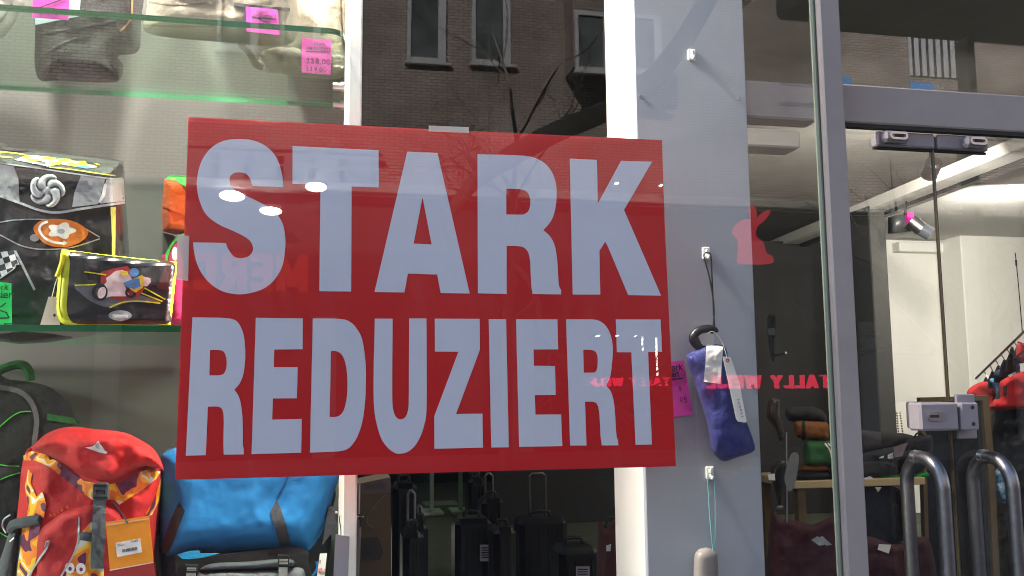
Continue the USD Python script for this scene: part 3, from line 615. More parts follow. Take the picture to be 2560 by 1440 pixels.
rab = [(1843, 560), (1862, 548), (1880, 552), (1874, 530), (1880, 512), (1890, 530), (1890, 552), (1900, 535), (1918, 525), (1922, 532), (1908, 552), (1892, 566), (1888, 590), (1905, 606), (1912, 632), (1926, 640), (1922, 658), (1850, 658), (1845, 640), (1846, 600), (1832, 582)]
g = Polygon(smooth_line(rab, 4, True)).buffer(0)
rm = trimesh.creation.extrude_polygon(polys(g)[0], .08, engine='earcut')
v = np.array(rm.vertices); q = W(v[:, :2], 17.6); q[:, 1] = -q[:, 1] + v[:, 2]
emb = thing('rabbit_sign', 'red lit rabbit shaped shop emblem mirrored above the umbrella', 'shop sign', V(1880, 600, 17.6))
part(emb, 'rabbit_outline', trimesh.Trimesh(q, rm.faces, process=False), emit('emblem_red', (1.0, 0.06, 0.10), 1.2))
part(emb, 'bracket', tube([V(1880, 640, 17.65), V(1880, 640, 19.0)], .03), m_black)
# lamps under the ceiling of the opposite arcade
arc = thing('arcade_ceiling', 'pale slatted arcade ceiling across the street mirrored over the letter S', 'ceiling', V(700, 500, 21))
for k in range(6):
    a, b = V(470 + k * 80, 372 + k * 4, 18.7), V(530 + k * 80, 452 + k * 5, 18.7)
    part(arc, 'panel', cbox((a[0], -18.72, b[2]), (b[0], -18.69, a[2]), .01), surf('slat_grey_%d' % k, (.13, .13, .13), .8))
part(arc, 'beam', cbox((V(460, 380, 18.7)[0], -18.9, V(460, 368, 18.7)[2]), (V(960, 380, 18.7)[0], -18.73, V(460, 362, 18.7)[2]), .01), m_shopdark)
def glow(at, rx, rz, D, label, m=None):
    p = V(*at, D); t = thing('arcade_downlight', label, 'lamp', p)
    e = ellipse(0, 0, rx, rz)
    f = trimesh.creation.extrude_polygon(Polygon(e), .02, engine='earcut'); v = np.array(f.vertices)
    part(t, 'lens', trimesh.Trimesh(np.stack([p[0] + v[:, 0], p[1] + v[:, 1] * 1.0, p[2] + v[:, 2] + v[:, 1] * .25], 1), f.faces, process=False), m or m_lampwhite)
    e2 = Polygon(ellipse(0, 0, rx * 1.12, rz * 1.12)).difference(Polygon(ellipse(0, 0, rx * 1.01, rz * 1.01)))
    f = trimesh.creation.extrude_polygon(e2, .05, engine='earcut'); v = np.array(f.vertices)
    part(t, 'rim', trimesh.Trimesh(np.stack([p[0] + v[:, 0], p[1] + v[:, 1], p[2] + v[:, 2] + v[:, 1] * .25 - .01], 1), f.faces, process=False), m_frame)
for at, rx, rz, lab in (((580, 490), .27, .27, 'round downlight across the street mirrored on the middle of the letter S'), ((790, 468), .24, .24, 'round downlight across the street mirrored under the arm of the letter T'), ((677, 527), .24, .22, 'round downlight across the street mirrored right of the letter S'),
    ((1541, 458), .06, .06, 'tiny downlight across the street mirrored in the upper arm of the letter K'), ((1653, 462), .05, .07, 'tiny downlight across the street mirrored right of the letter K'),
    ((1494, 837), .06, .06, 'small downlight mirrored in the bowl of the last letter R'), ((1543, 837), .05, .06, 'small downlight mirrored between the last letters R and T'), ((1590, 837), .05, .06, 'small downlight mirrored in the bar of the last letter T')):
    glow(at, rx, rz, 18.4, lab)
for a, b, c in (((1607, 840), (1608, 876), 'upright light tube mirrored in the bar of the last letter T'), ((1642, 842), (1645, 940), 'thin upright light tube mirrored right of the last letter T')):
    t = thing('light_tube', c, 'lamp', V(*a, 18.3)); part(t, 'tube', tube([V(*a, 18.3), V(*b, 18.3)], .025, 8), emit('tube_glow_%d' % a[0], (1, .93, .8), 6))
    part(t, 'cap', tube([V(*a, 18.3) + [0, 0, .01], V(*a, 18.3) + [0, 0, .06]], .03, 8), m_frame)
def tree(label, base, hgt, seed, lean=(0.1, 0.0)):
    r = np.random.default_rng(seed); t = thing('bare_tree', label, 'tree', base)
    limbs, twigs = [], []
    def grow(p, d, L, rad, lev):
        n = 5; pts = [p]
        for i in range(n):
            d = d + r.normal(0, .10, 3); d[2] += .05; d /= np.linalg.norm(d); pts.append(pts[-1] + d * L / n)
        m = tube(pts, np.linspace(rad, rad * .6, n + 1), 6 if lev > 1 else 9)
        (limbs if lev <= 1 else twigs).append(m) if lev else part(t, 'trunk', m, m_bark, True)
        if lev < 4:
            for k in range(4 if lev < 3 else 3):
                i = r.integers(2, n + 1); nd = d + r.normal(0, .65, 3); nd /= np.linalg.norm(nd); grow(pts[i], nd, L * r.uniform(.5, .75), rad * .5, lev + 1)
    grow(np.array(base, float), np.array([lean[0], lean[1], 1.0]), hgt * .42, .13, 0)
    part(t, 'limbs', cat(limbs), m_bark, True); part(t, 'twigs', cat(twigs), m_bark, False, kind='stuff')
tree('bare street tree mirrored above the glass door', (13.5, -14.9, 0), 10, 3)
tree('bare street tree mirrored in the middle of the window above the poster', (3.5, -15.2, 0), 12, 5)
tree('bare street tree mirrored in the side glass left of the door post', (11.6, -12.6, 0), 9, 9)
# canopy over the shop door and the curved arm beside it
cx = V(2050, 60, 2.4)
can = thing('door_canopy', 'dark canopy over the shop door, its underside mirrored above the transom bar', 'canopy', (cx[0], -1.2, V(2100, 66, 2.4)[2]))
zc_ = V(2100, 66, 2.4)[2]
part(can, 'slab', cbox((cx[0] - .25, -2.4, zc_), (cx[0] + 4, -0.003, zc_ + .16), .02), m_soffit)
part(can, 'side_fin', cbox((V(2415, 150, 2.4)[0], -2.4, 0.3), (V(2415, 150, 2.4)[0] + .05, -2.3, zc_ - .002), .01), m_soffit)
arm_px = [(1800, -60), (1735, 60), (1675, 150), (1600, 225), (1500, 285), (1390, 330), (1270, 395), (1180, 460), (1120, 540)]
armt = thing('curved_arm', 'dark curved steel arm in front of the shop mirrored above and across the poster', 'bracket', V(1800, -60, 1.8))
s = smooth_line(arm_px, 6)
part(armt, 'arm', tube([V(a, b, 1.8) for a, b in s], np.interp(np.linspace(0, 1, len(s)), [0, .75, 1], [.042, .042, .018]), 12), m_soffit, True)
top = V(1800, -60, 1.8)
part(armt, 'fixing_rod', tube([top, [top[0] + .2, -.002, top[2] + .5]], .03, 10), m_soffit, True)

# ------------------------------------------------------------ things on the pillar board
def hook_at(px): return w1(*px, PY)
h0 = hook_at((1728, 138))
hk = thing('adhesive_hook', 'white adhesive hook without anything on it, topmost on the pale board', 'hook', h0, group='adhesive hooks on the pale board')
part(hk, 'base_plate', cbox(h0 + [-.0085, -.0045, -.0125], h0 + [.0085, -.0002, .0125], .003), m_white, 30)
nub = [h0 + [0, -.0046, .008], h0 + [0, -.006, -.002], h0 + [0, -.009, -.009], h0 + [0, -.014, -.010], h0 + [0, -.015, -.005]]
part(hk, 'hook', tube(smooth_line(nub, 4), .0028, 8), m_white, True)
dup(hk, hook_at((1764, 634)), 'white adhesive hook that the purple umbrella hangs from')
dup(hk, hook_at((1773, 1182)), 'white adhesive hook with the thin turquoise cord, below the umbrella')
YU = PY - .03
um = thing('folding_umbrella', 'small folded umbrella in purple sleeve hanging by a black strap on the board', 'umbrella', w1(1790, 1000, YU))
zu = ((1680, 800), 3.79)
su = Soft(view([(135, 355), (215, 290), (320, 232), (480, 240), (520, 290), (545, 420), (600, 640), (660, 850), (712, 980), (776, 1160), (770, 1245), (620, 1300), (490, 1338), (400, 1270), (365, 1160), (335, 980), (270, 760), (205, 560)], *zu), YU, .022, R=38, wr=.006, wf=.028, step=5, seed=4, back=.018)
m_purple = cloth('purple_nylon', (0.040, 0.046, 0.22), .2, .5, .3, .05, 1600)
part(um, 'sleeve', su.mesh(), m_purple, 50)
hd = smooth_line(view([(262, 262), (215, 215), (200, 160), (250, 105), (335, 84), (392, 98), (404, 122)], *zu), 5)
part(um, 'handle', tube(W(hd, YU - .004), .0085, 12), m_black, True)
inset = view([(290, 245), (250, 160), (275, 125), (350, 120), (400, 140), (400, 240)], *zu)
part(um, 'handle_cap', prism(inset, YU - .008, .016), surf('pale_grey_plastic', (.5, .5, .49), .35, .03))
loop = smooth_line([(1782, 832), (1785, 770), (1775, 700), (1762, 650), (1760, 636), (1768, 632), (1777, 640), (1780, 690), (1783, 760), (1787, 832)], 6)
part(um, 'wrist_strap', tube(W(loop, PY - .011), .0016, 8), m_black, True)
part(um, 'paper_band', patch(su, view([(325, 235), (487, 248), (470, 440), (460, 605), (300, 585), (318, 400)], *zu), .0015, 4), m_paper, label='white perforated paper band round the sleeve')
tag = view([(482, 345), (555, 352), (640, 600), (708, 965), (690, 972), (625, 962), (608, 935)], *zu)
ht = part(um, 'hang_tag', prism(tag, YU - .034, .0008), m_paper, label='long white swing tag with a reddish eyelet')
e = Polygon(ellipse(*view([(527, 383)], *zu)[0], 5, 5)).difference(Polygon(ellipse(*view([(527, 383)], *zu)[0], 2, 2)))
part(ht, 'eyelet', prism(e, YU - .0347, .0006), surf('copper_eyelet', (.5, .2, .13), .3, metallic=.6))
for k, ch in enumerate('EUNNUZ'):
    c = view([(617 + k * 8, 748 + k * 32)], *zu)[0]
    part(ht, 'letter_' + ch.lower(), lettering(ch, c, 5.0, Flat(YU - .0342), 80, .0003), m_ink)
part(um, 'tag_thread', ptube(view([(330, 130), (390, 110), (450, 170), (490, 250), (527, 380)], *zu), YU - .033, .0006), surf('clear_thread', (.7, .7, .7), .2))
nt = prism([(1600, 912), (1709, 901), (1733, 1036), (1624, 1052)], PY - .004, .0006)
note = thing('price_note', 'pink handwritten price note half hidden by the poster beside the purple umbrella', 'price note', w1(1690, 970, PY - .004))
part(note, 'sheet', nt, m_pink)
fb = Flat(PY - .004)
for tx, at, hh, an, bo in (('Stark', (1661, 931), 17, -7, True), ('reduziert', (1632, 949), 14, -7, True), ('5', (1697, 978), 12, -6, False), ('95', (1699, 1008), 14, -6, False)):
    part(note, 'writing', lettering(tx, at, hh, fb, an, .0008, bo, sx=.82), m_ink)
part(note, 'underline', prism([(1650, 951), (1708, 944), (1708, 947), (1650, 954)], PY - .0046, .0004), m_ink)
k2 = thing('hanging_umbrella', 'taupe rounded umbrella grip hanging on a thin turquoise cord at the bottom edge', 'umbrella', w1(1765, 1400, YU))
tp = surf('taupe_plastic', (.30, .26, .235), .38, .06, 20)
gp = Soft([(1735, 1400), (1742, 1378), (1758, 1370), (1776, 1371), (1792, 1385), (1795, 1410), (1796, 1480), (1798, 1560), (1730, 1560), (1734, 1470)], YU, .022, R=28, wr=0, step=5)
part(k2, 'grip', gp.mesh(), tp, 60)
part(k2, 'cord', tube(W(smooth_line([(1783, 1385), (1777, 1320), (1771, 1230), (1769, 1192), (1775, 1183), (1783, 1192), (1788, 1240), (1788, 1320), (1787, 1388)], 5), PY - .011), .0011, 6), surf('turquoise_cord', (.16, .42, .44), .6), True)

# ------------------------------------------------------------ bags on the upper shelf
m_cream = cloth('cream_canvas', (0.27, 0.235, 0.18), .18, .9, .6)
m_creamd = cloth('cream_canvas_shade', (0.17, 0.14, 0.10), .2, .9, .6)
m_strapc = cloth('beige_webbing', (0.24, 0.21, 0.155), .12, .9, .8)
b1 = thing('cream_backpack', 'cream canvas backpack standing at the front of the upper glass shelf', 'backpack', w1(550, 80, .22))
s1 = Soft([(378, -190), (374, -60), (366, 30), (357, 62), (372, 84), (440, 96), (560, 106), (680, 116), (728, 108), (742, 84), (744, 0), (744, -190)], .24, .10, R=70, wr=.008, seed=2)
part(b1, 'body', s1.mesh(), m_cream, 55)
part(b1, 'front_seam', ribbon(s1, [(562, -180), (558, 0), (555, 50), (548, 92)], 7, .001), m_creamd)
part(b1, 'pocket_seam', ribbon(s1, [(372, 5), (430, 10), (540, 8)], 4, .001), m_creamd)
part(b1, 'pocket_seam', ribbon(s1, [(358, 62), (440, 66), (520, 66), (545, 62)], 4, .001), m_creamd)
part(b1, 'zip_strap', ribbon(s1, [(585, 10), (650, 18), (725, 24)], 8, .004), m_blackc)
b2 = thing('cream_shoulder_bag', 'larger cream canvas bag hanging down at the right end of the upper glass shelf', 'bag', w1(780, 120, .42))
s2 = Soft([(560, -190), (600, 40), (636, 118), (660, 150), (700, 182), (780, 196), (842, 198), (868, 180), (880, 120), (886, 0), (888, -190)], .46, .10, R=70, wr=.010, seed=11)
part(b2, 'body', s2.mesh(), m_cream, 55)
part(b2, 'pocket_flap', patch(s2, [(662, 125), (748, 122), (748, 178), (652, 176)], .006, 6, True, bump=.008), m_cream, 50)
part(b2, 'pocket_seam', ribbon(s2, [(648, 140), (700, 142), (756, 143)], 5, .009), m_creamd)
part(b2, 'side_strap', ribbon(s2, [(855, -180), (862, 60), (872, 150)], 10, .012), m_strapc)
part(b2, 'loose_strap', ptube([(600, 110), (622, 128), (640, 160), (660, 168)], .35, .008), m_strapc)
def price_note(label, name, poly, y, lines, m, struck=None, dy=.0006):
    t = thing(name, label, 'price note', w1(*np.mean(poly, 0), y)); part(t, 'sheet', prism(poly, y, dy), m); f = Flat(y)
    for tx, at, hh, an in lines: part(t, 'writing', lettering(tx, at, hh, f, an, .0006), m_ink)
    for s in struck or []: part(t, 'pen_stroke', prism(LineString(s).buffer(1.3), y - .0007, .0003), m_ink)
    return t
price_note('pink price note struck through by the shelf edge on the cream backpack', 'price_note', [(614, 16), (694, 24), (699, 88), (616, 78)], .13, [('Stark', (640, 33), 9, 5), ('reduziert', (632, 42), 10, 5), ('70', (655, 58), 12, 5)], m_pink, [[(630, 44), (690, 48)], [(630, 40), (668, 56)]])
price_note('pink price note on the right end cream shoulder bag', 'price_note', [(755, 95), (829, 100), (827, 187), (754, 181)], .345, [('Stark', (784, 113), 9, 3), ('reduziert', (768, 124), 10, 3), ('138,00', (764, 158), 13, 3), ('119,00', (764, 177), 11, 3)], m_pink, [[(766, 128), (822, 130)]])
price_note('bright pink note hanging low on the pale blue card at the upper left corner', 'price_note', [(84, -50), (176, -46), (171, 50), (80, 44)], .115, [('39,95', (96, 36), 13, 3)], m_pink, [[(95, 20), (165, -5)]])
single('blue_card', prism([(84, -60), (205, -55), (198, 40), (88, 62)], .14, .001), surf('pale_blue_card', (.34, .46, .50), .6, .05), 'pale blue card behind the pink note at the upper left corner', 'card')
bd = thing('dark_bag', 'dark navy bag on the left of the upper glass shelf', 'bag', w1(220, 80, .4))
sd = Soft([(92, -190), (88, 60), (92, 190), (150, 202), (270, 207), (300, 198), (308, 165), (296, 140), (345, 128), (352, 60), (356, -190)], .44, .12, R=60, wr=.008, seed=8)
part(bd, 'body', sd.mesh(), cloth('navy_black_fabric', (.002, .002, .0025), .25, .95), 55)
part(bd, 'piping', ribbon(sd, [(332, -190), (330, 20), (322, 55), (300, 78)], 5, .004), surf('copper_piping', (.30, .12, .05), .5))
part(bd, 'seam', ribbon(sd, [(95, 84), (180, 70), (290, 50)], 5, .003), m_blackc)
part(bd, 'seam', ribbon(sd, [(100, 140), (160, 105), (220, 88)], 4, .003), m_blackc)
bl = thing('pale_bag', 'pale grey cloth bag cut off by the left edge on the upper glass shelf', 'bag', w1(-10, 50, .3))
sl = Soft([(-200, -190), (58, -190), (66, -20), (48, 30), (22, 78), (-20, 100), (-200, 110)], .34, .12, R=70, wr=.012, seed=3)
part(bl, 'body', sl.mesh(), cloth('pale_grey_cloth', (.27, .27, .255), .2), 55)
part(bl, 'fold', ribbon(sl, [(-30, 70), (0, 55), (30, 10)], 6, .002), m_greywall)

# ------------------------------------------------------------ satchel and its neighbours on the middle shelf
z2 = ((0, 340), 2.77)
sat = thing('school_satchel', 'black school satchel with silver swirl emblem and orange round sticker', 'satchel', w1(150, 800, .25))
ss = Soft(view([(-160, 70), (100, 82), (500, 120), (820, 165), (855, 200), (865, 300), (872, 460), (890, 720), (898, 900), (890, 1290), (860, 1345), (-160, 1345)], *z2), .30, .15, R=45, wr=.004, seed=6, step=6)
m_gloss = surf('glossy_black_panel', (.018, .018, .020), .22, .3, 12, coat=.4)
part(sat, 'body', ss.mesh(), m_gloss, 50)
m_print = mat('rider_print', {'g': ('geometry', {}), 'v': ('voronoi_texture', {'scale': 62.0, 'randomness': 1.0}), 'r': ('rgb_ramp', {'interpolate': False, 'ramp': [(0, (.35, .36, .36)), (.35, (.02, .02, .02)), (.5, (.65, .55, .02)), (.68, (.05, .20, .36)), (.82, (.5, .5, .5))]}), 'p': ('principled_bsdf', {'roughness': .3})},
    [('g.position', 'v.vector'), ('v.color', 'r.fac'), ('r.color', 'p.base_color')])
lid = part(sat, 'lid_top', patch(ss, view([(-160, 92), (0, 95), (400, 122), (822, 175), (850, 210), (846, 285), (700, 280), (400, 235), (0, 180), (-160, 165)], *z2), .006), surf('lid_black', (.010, .011, .0105), .7, .2))
part(lid, 'rider_picture', patch(ss, view([(100, 165), (190, 130), (300, 140), (440, 155), (560, 165), (690, 195), (685, 215), (600, 225), (420, 195), (330, 210)], *z2), .008), m_print)
for a in (((0, 108), (100, 118), (180, 130)), ((340, 215), (500, 232), (700, 262), (800, 275)), ((0, 142), (90, 150))): part(lid, 'yellow_line', ribbon(ss, view(a, *z2), 3, .0085), surf('yellow_print_%d' % a[0][1], (.40, .38, .02), .6))
m_silver = surf('silver_foil', (.40, .415, .42), .3, .12, 22, .1, 60, metallic=.55)
m_trim = surf('silver_trim', (.46, .46, .47), .35, .1, 30, metallic=.35)
fl = part(sat, 'lid_front', patch(ss, view([(-160, 170), (0, 190), (400, 248), (720, 292), (862, 292), (872, 455), (740, 478), (560, 505), (480, 520), (400, 532), (330, 530), (260, 515), (0, 415), (-160, 350)], *z2), .008), m_gloss)
part(fl, 'foil_panel', patch(ss, view([(-160, 180), (0, 195), (95, 210), (128, 300), (135, 455), (0, 405), (-160, 340)], *z2), .010), m_silver)
part(fl, 'foil_panel', patch(ss, view([(560, 275), (728, 298), (700, 400), (680, 472), (500, 492), (515, 390)], *z2), .010), m_silver)
part(fl, 'corner_foil', patch(ss, view([(738, 300), (858, 298), (866, 450), (692, 468), (715, 390)], *z2), .011), m_trim)
part(fl, 'lower_trim', ribbon(ss, view([(-100, 385), (0, 415), (150, 468), (280, 515), (400, 530), (560, 505), (740, 478), (866, 460)], *z2), 6, .013), m_trim)
part(fl, 'upper_trim', ribbon(ss, view([(-100, 172), (0, 186), (300, 228), (720, 290), (850, 292)], *z2), 3.5, .012), m_trim)
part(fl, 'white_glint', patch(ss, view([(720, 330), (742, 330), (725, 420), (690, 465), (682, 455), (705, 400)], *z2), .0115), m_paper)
ec = view([(325, 378)], *z2)[0]
for k in range(5):
    a = math.radians(72 * k - 90)
    c = Polygon(ellipse(ec[0] + 23 * math.cos(a) * 1.05, ec[1] + 23 * math.sin(a) * .9, 27, 18.5, 72 * k - 90 + 62)).difference(Polygon(ellipse(ec[0] + 23 * math.cos(a + 1.2566) * 1.05, ec[1] + 23 * math.sin(a + 1.2566) * .9, 27.8, 19.3, 72 * k - 18 + 62)))
    part(fl, 'emblem_petal', patch(ss, polys(c)[0], .0125, 3, bump=.004, R=9), surf('emblem_grey_%d' % k, (.36, .36, .37), .65, .04), 50)
part(fl, 'emblem_hub', patch(ss, Polygon(ellipse(*ec, 14, 12)), .012, 3, bump=.004, R=10), m_trim, 50)
part(sat, 'pocket_seam', ribbon(ss, view([(-60, 610), (100, 582), (300, 578), (500, 600), (690, 700)], *z2), 3, .004), m_trim)
part(sat, 'pocket_seam', ribbon(ss, view([(-60, 670), (0, 685), (150, 760), (300, 785), (500, 770), (690, 712)], *z2), 3, .004), m_trim)
part(sat, 'side_stripe', patch(ss, view([(765, 492), (802, 490), (800, 700), (795, 900), (775, 900), (775, 700)], *z2), .004), surf('dull_yellow', (.42, .40, .05), .5))
st = part(sat, 'round_sticker', patch(ss, view([(232, 650), (255, 605), (310, 578), (400, 574), (500, 588), (575, 625), (612, 668), (575, 722), (500, 758), (430, 770), (350, 760), (285, 725)], *z2), .012, 4, True), surf('orange_sticker', (.62, .16, .006), .4, .04))
part(st, 'white_flower', patch(ss, Polygon(np.vstack([[(view([(425 + (88 + 16 * math.cos(5 * t)) * math.cos(t), 655 + (50 + 10 * math.cos(5 * t)) * math.sin(t))], *z2)[0])] for t in np.linspace(0, 2 * math.pi, 50)[:-1]])), .0128, 3), m_paper)
part(st, 'flower_centre', patch(ss, Polygon(ellipse(*view([(425, 660)], *z2)[0], 9, 6)), .0134, 3), m_panel)
part(st, 'arrow_arc', ribbon(ss, view([(330, 592), (285, 615), (275, 655), (310, 705), (380, 738), (455, 742)], *z2), 6, .0128), m_paper)
part(st, 'arrow_head', patch(ss, view([(440, 722), (468, 740), (435, 758)], *z2), .0128, 3), m_paper)
part(sat, 'grey_button', patch(ss, Polygon(ellipse(*view([(240, 705)], *z2)[0], 12, 9)), .006, 3), m_silver)
m_check = mat('checkered_flag', {'g': ('geometry', {}), 'mp': ('mapping', {'rotation': (0, .35, 0), 'location': (0, 0.305, 0)}), 'c': ('checker_texture', {'scale': 95.0, 'color1': (.7, .7, .7), 'color2': (.02, .02, .02)}), 'sx': ('separate_xyz', {}), 'cx': ('combine_xyz', {'y': 0.001}), 'p': ('principled_bsdf', {'roughness': .5})},
    [('g.position', 'mp.vector'), ('mp.vector', 'sx.vector'), ('sx.x', 'cx.x'), ('sx.z', 'cx.z'), ('cx.vector', 'c.vector'), ('c.color', 'p.base_color')])
fg = part(sat, 'flag_print', patch(ss, view([(-60, 830), (0, 802), (100, 793), (115, 840), (132, 885), (60, 940), (0, 985), (-60, 1000)], *z2), .005), m_check)
part(fg, 'flag_pole', ribbon(ss, view([(104, 795), (170, 925), (240, 1066)], *z2), 6, .006), m_trim)
part(fg, 'flag_hem', ribbon(ss, view([(0, 985), (60, 945), (100, 915), (110, 890), (135, 888)], *z2), 3, .006), m_trim)
gn = [(-60, 698), (28, 708), (30, 822), (-60, 826)]
price_note('bright green handwritten price note cut off by the left edge below the flag', 'price_note', gn, .092, [('Stark', (-32, 724), 16, 2), ('reduziert', (-62, 742), 17, 2), ('74,-', (-8, 790), 26, 60)], m_green, [[(-10, 742), (18, 744)], [(-5, 774), (17, 782)], [(0, 768), (14, 758)]])
pt = thing('swing_tag', 'beige swing tag leaning behind the yellow pencil case on the middle shelf', 'swing tag', w1(125, 780, .118))
part(pt, 'card', prism([(121, 742), (142, 742), (150, 814), (100, 814)], .118, .001), surf('beige_card', (.55, .45, .40), .7, .04))
part(pt, 'string', ptube([(130, 742), (138, 710), (146, 690)], .117, .0006), m_paper)
part(pt, 'mark', prism(ellipse(136, 788, 3, 4), .1175, .0004), m_ink)
pc = thing('pencil_case', 'black pencil case with neon yellow zip border and motorbike picture', 'pencil case', w1(300, 810, .12))
out = smooth_line(view([(428, 792), (470, 788), (700, 818), (1000, 850), (1212, 870), (1226, 885), (1205, 1100), (1182, 1290), (1150, 1308), (800, 1308), (520, 1308), (430, 1298), (392, 1240), (388, 1150), (402, 990), (414, 860)], *z2), 4, True)
sp = Soft(out, .125, .028, R=16, wr=.0015, step=5, smooth=False, seed=1, back=.03)
m_neon = surf('neon_yellow_zip', (.52, .54, .0), .6, .12, 60)
part(pc, 'zip_border', sp.mesh(), m_neon, 40)
face = smooth_line(view([(490, 800), (700, 822), (1000, 856), (1205, 878), (1195, 1020), (1175, 1200), (1160, 1300), (800, 1304), (540, 1302), (480, 1262), (462, 1190), (472, 1040), (484, 880)], *z2), 4, True)
fc = part(pc, 'front_face', patch(sp, Polygon(face).buffer(0), .003), m_gloss)
part(pc, 'zip_tape', ribbon(sp, view([(436, 810), (424, 920), (410, 1060), (402, 1180), (420, 1262)], *z2), 5, .002), surf('dark_yellow_tape', (.45, .46, .0), .7))
part(pc, 'zip_puller', ptube(view([(440, 820), (425, 890), (395, 975)], *z2), .098, .004), m_neon)
part(fc, 'grey_road', patch(sp, smooth_line(view([(520, 1038), (700, 1030), (900, 1080), (1110, 1150), (950, 1150), (860, 1160), (760, 1188), (640, 1150), (560, 1090)], *z2), 3, True).tolist(), .0036), surf('road_grey', (.10, .11, .125), .5))
part(fc, 'red_shape', patch(sp, view([(700, 940), (800, 915), (880, 900), (960, 1000), (1000, 1060), (960, 1110), (830, 1140), (690, 1100)], *z2), .0040), surf('print_dark_red', (.30, .02, .02), .5))
for a, b in (((585, 940), (735, 962)), ((518, 1034), (705, 1026)), ((1000, 1052), (1145, 1132)), ((980, 1088), (1125, 1146))): part(fc, 'speed_line', ribbon(sp, view([a, b], *z2), 3, .0042, 3), m_neon)
part(fc, 'speed_line', ribbon(sp, view([(760, 1188), (850, 1152), (960, 1144), (1110, 1158)], *z2), 3, .0042, 3), m_neon)
m_pw = surf('print_white', (.62, .52, .50), .4, .15, 60); m_py = surf('print_yellow', (.60, .48, .03), .4, .1); m_pb = surf('print_blue', (.07, .20, .42), .4, .1)
bk = part(fc, 'motorbike_picture', patch(sp, view([(735, 985), (800, 935), (850, 928), (900, 965), (925, 1010), (860, 1030), (900, 1110), (770, 1110), (735, 1120), (700, 1050), (740, 1010)], *z2), .0046, 3), m_pw)
for c, rx, ry in ((((690, 1080)), 20, 23), (((905, 1085)), 14, 14)):
    q = view([c], *z2)[0]
    part(bk, 'wheel', patch(sp, Polygon(ellipse(*q, rx, ry * .95)).difference(Polygon(ellipse(*q, rx * .55, ry * .5))), .0050, 3), m_black)
part(bk, 'wheel_disc', patch(sp, Polygon(ellipse(*view([(705, 1085)], *z2)[0], 10, 15, 20)), .0052, 3), m_pw)
part(bk, 'rider_jacket', patch(sp, view([(870, 1020), (930, 985), (985, 960), (1002, 1010), (990, 1050), (940, 1085), (900, 1060)], *z2), .0052, 3), m_py)
part(bk, 'rider_sleeve', patch(sp, view([(920, 990), (965, 985), (975, 1040), (930, 1060), (880, 1045), (850, 1018)], *z2), .0056, 3), m_pb)
part(bk, 'rider_helmet', patch(sp, Polygon(ellipse(*view([(930, 945)], *z2)[0], 12, 11)), .0056, 3), m_pb)
part(bk, 'tail', patch(sp, view([(985, 970), (1040, 985), (1045, 1010), (1020, 1040), (995, 1040)], *z2), .0050, 3), m_pw)
part(bk, 'fairing_yellow', patch(sp, view([(825, 935), (880, 935), (890, 962), (850, 970)], *z2), .0052, 3), m_py)
lg = part(fc, 'oval_badge', patch(sp, Polygon(ellipse(*view([(832, 1243)], *z2)[0], 29, 13)), .0046, 3), m_silver)
part(lg, 'lettering', lettering('Sammies', view([(778, 1256)], *z2)[0], 8.5, Over(sp, .0048), 0, .0005, True, sx=.78), m_paper)
ob = thing('orange_box_bag', 'bright orange flap pouch with green top standing left of the poster edge', 'pouch', w1(470, 600, .38))
so = Soft(view([(1135, 300), (1180, 288), (1290, 290), (1700, 330), (1700, 700), (1290, 700), (1126, 662), (1120, 520)], *z2), .40, .07, R=24, wr=.003, step=6, smooth=False, seed=9)
part(ob, 'body', so.mesh(), cloth('orange_fabric', (.62, .085, .003), .08), 45)
part(ob, 'flap', patch(so, view([(1138, 296), (1300, 292), (1690, 330), (1690, 600), (1290, 552), (1126, 490)], *z2), .005), cloth('orange_flap_fabric', (.66, .10, .004), .08))
part(ob, 'green_top', patch(so, view([(1138, 300), (1180, 268), (1300, 272), (1500, 300), (1500, 420), (1290, 358), (1220, 310)], *z2), .009), cloth('leaf_green_fabric', (.05, .42, .06), .1))
part(ob, 'base', prism(view([(1125, 668), (1205, 690), (1205, 1300), (1125, 1300)], *z2), .395, .04), m_greywall)
pk = thing('pink_bag', 'pink round bag with green piping behind the pencil case beside the poster', 'bag', w1(470, 720, .3))
spk = Soft(view([(1112, 868), (1150, 810), (1200, 740), (1260, 690), (1400, 670), (1600, 700), (1700, 900), (1650, 1290), (1200, 1330), (1130, 1200)], *z2), .33, .08, R=40, wr=.004, seed=10)
part(pk, 'body', spk.mesh(), cloth('pink_fabric', (.42, .015, .10), .12), 50)
part(pk, 'green_piping', ribbon(spk, view([(1150, 880), (1165, 800), (1200, 735), (1270, 685), (1360, 668)], *z2), 7, .006), cloth('green_piping_cloth', (.05, .35, .03), .1))
part(pk, 'white_mark', patch(spk, Polygon(ellipse(*view([(1212, 815)], *z2)[0], 8, 17)), .004, 3), m_paper)

# ------------------------------------------------------------ bags at the bottom
m_redc = cloth('red_nylon', (.62, .010, .010), .18, .7, .5, .02, 1200)
m_redd = cloth('dark_red_nylon', (.50, .007, .010), .2, .7, .5, .02, 1200)
m_pat = mat('owl_print_fabric', {'g': ('geometry', {}), 'v': ('voronoi_texture', {'scale': 48.0, 'randomness': 1.0}), 'n': ('noise_texture', {'scale': 27.0, 'detail': 0.5, 'distortion': 0.5}),
    'r': ('rgb_ramp', {'interpolate': False, 'ramp': [(0, (.12, .01, .05)), (.36, (.78, .20, .01)), (.46, (.86, .46, .01)), (.54, (.72, .70, .66)), (.60, (.85, .40, .01)), (.70, (.13, .012, .06))]}), 'p': ('principled_bsdf', {'roughness': .6})},
    [('g.position', 'n.vector'), ('n.fac', 'r.fac'), ('r.color', 'p.base_color')])
zr = ((0, 1060), 3.79)
rb = thing('red_backpack', 'red childrens backpack with grey buckle strap and orange swing tag at lower left', 'backpack', w1(220, 1430, .3))
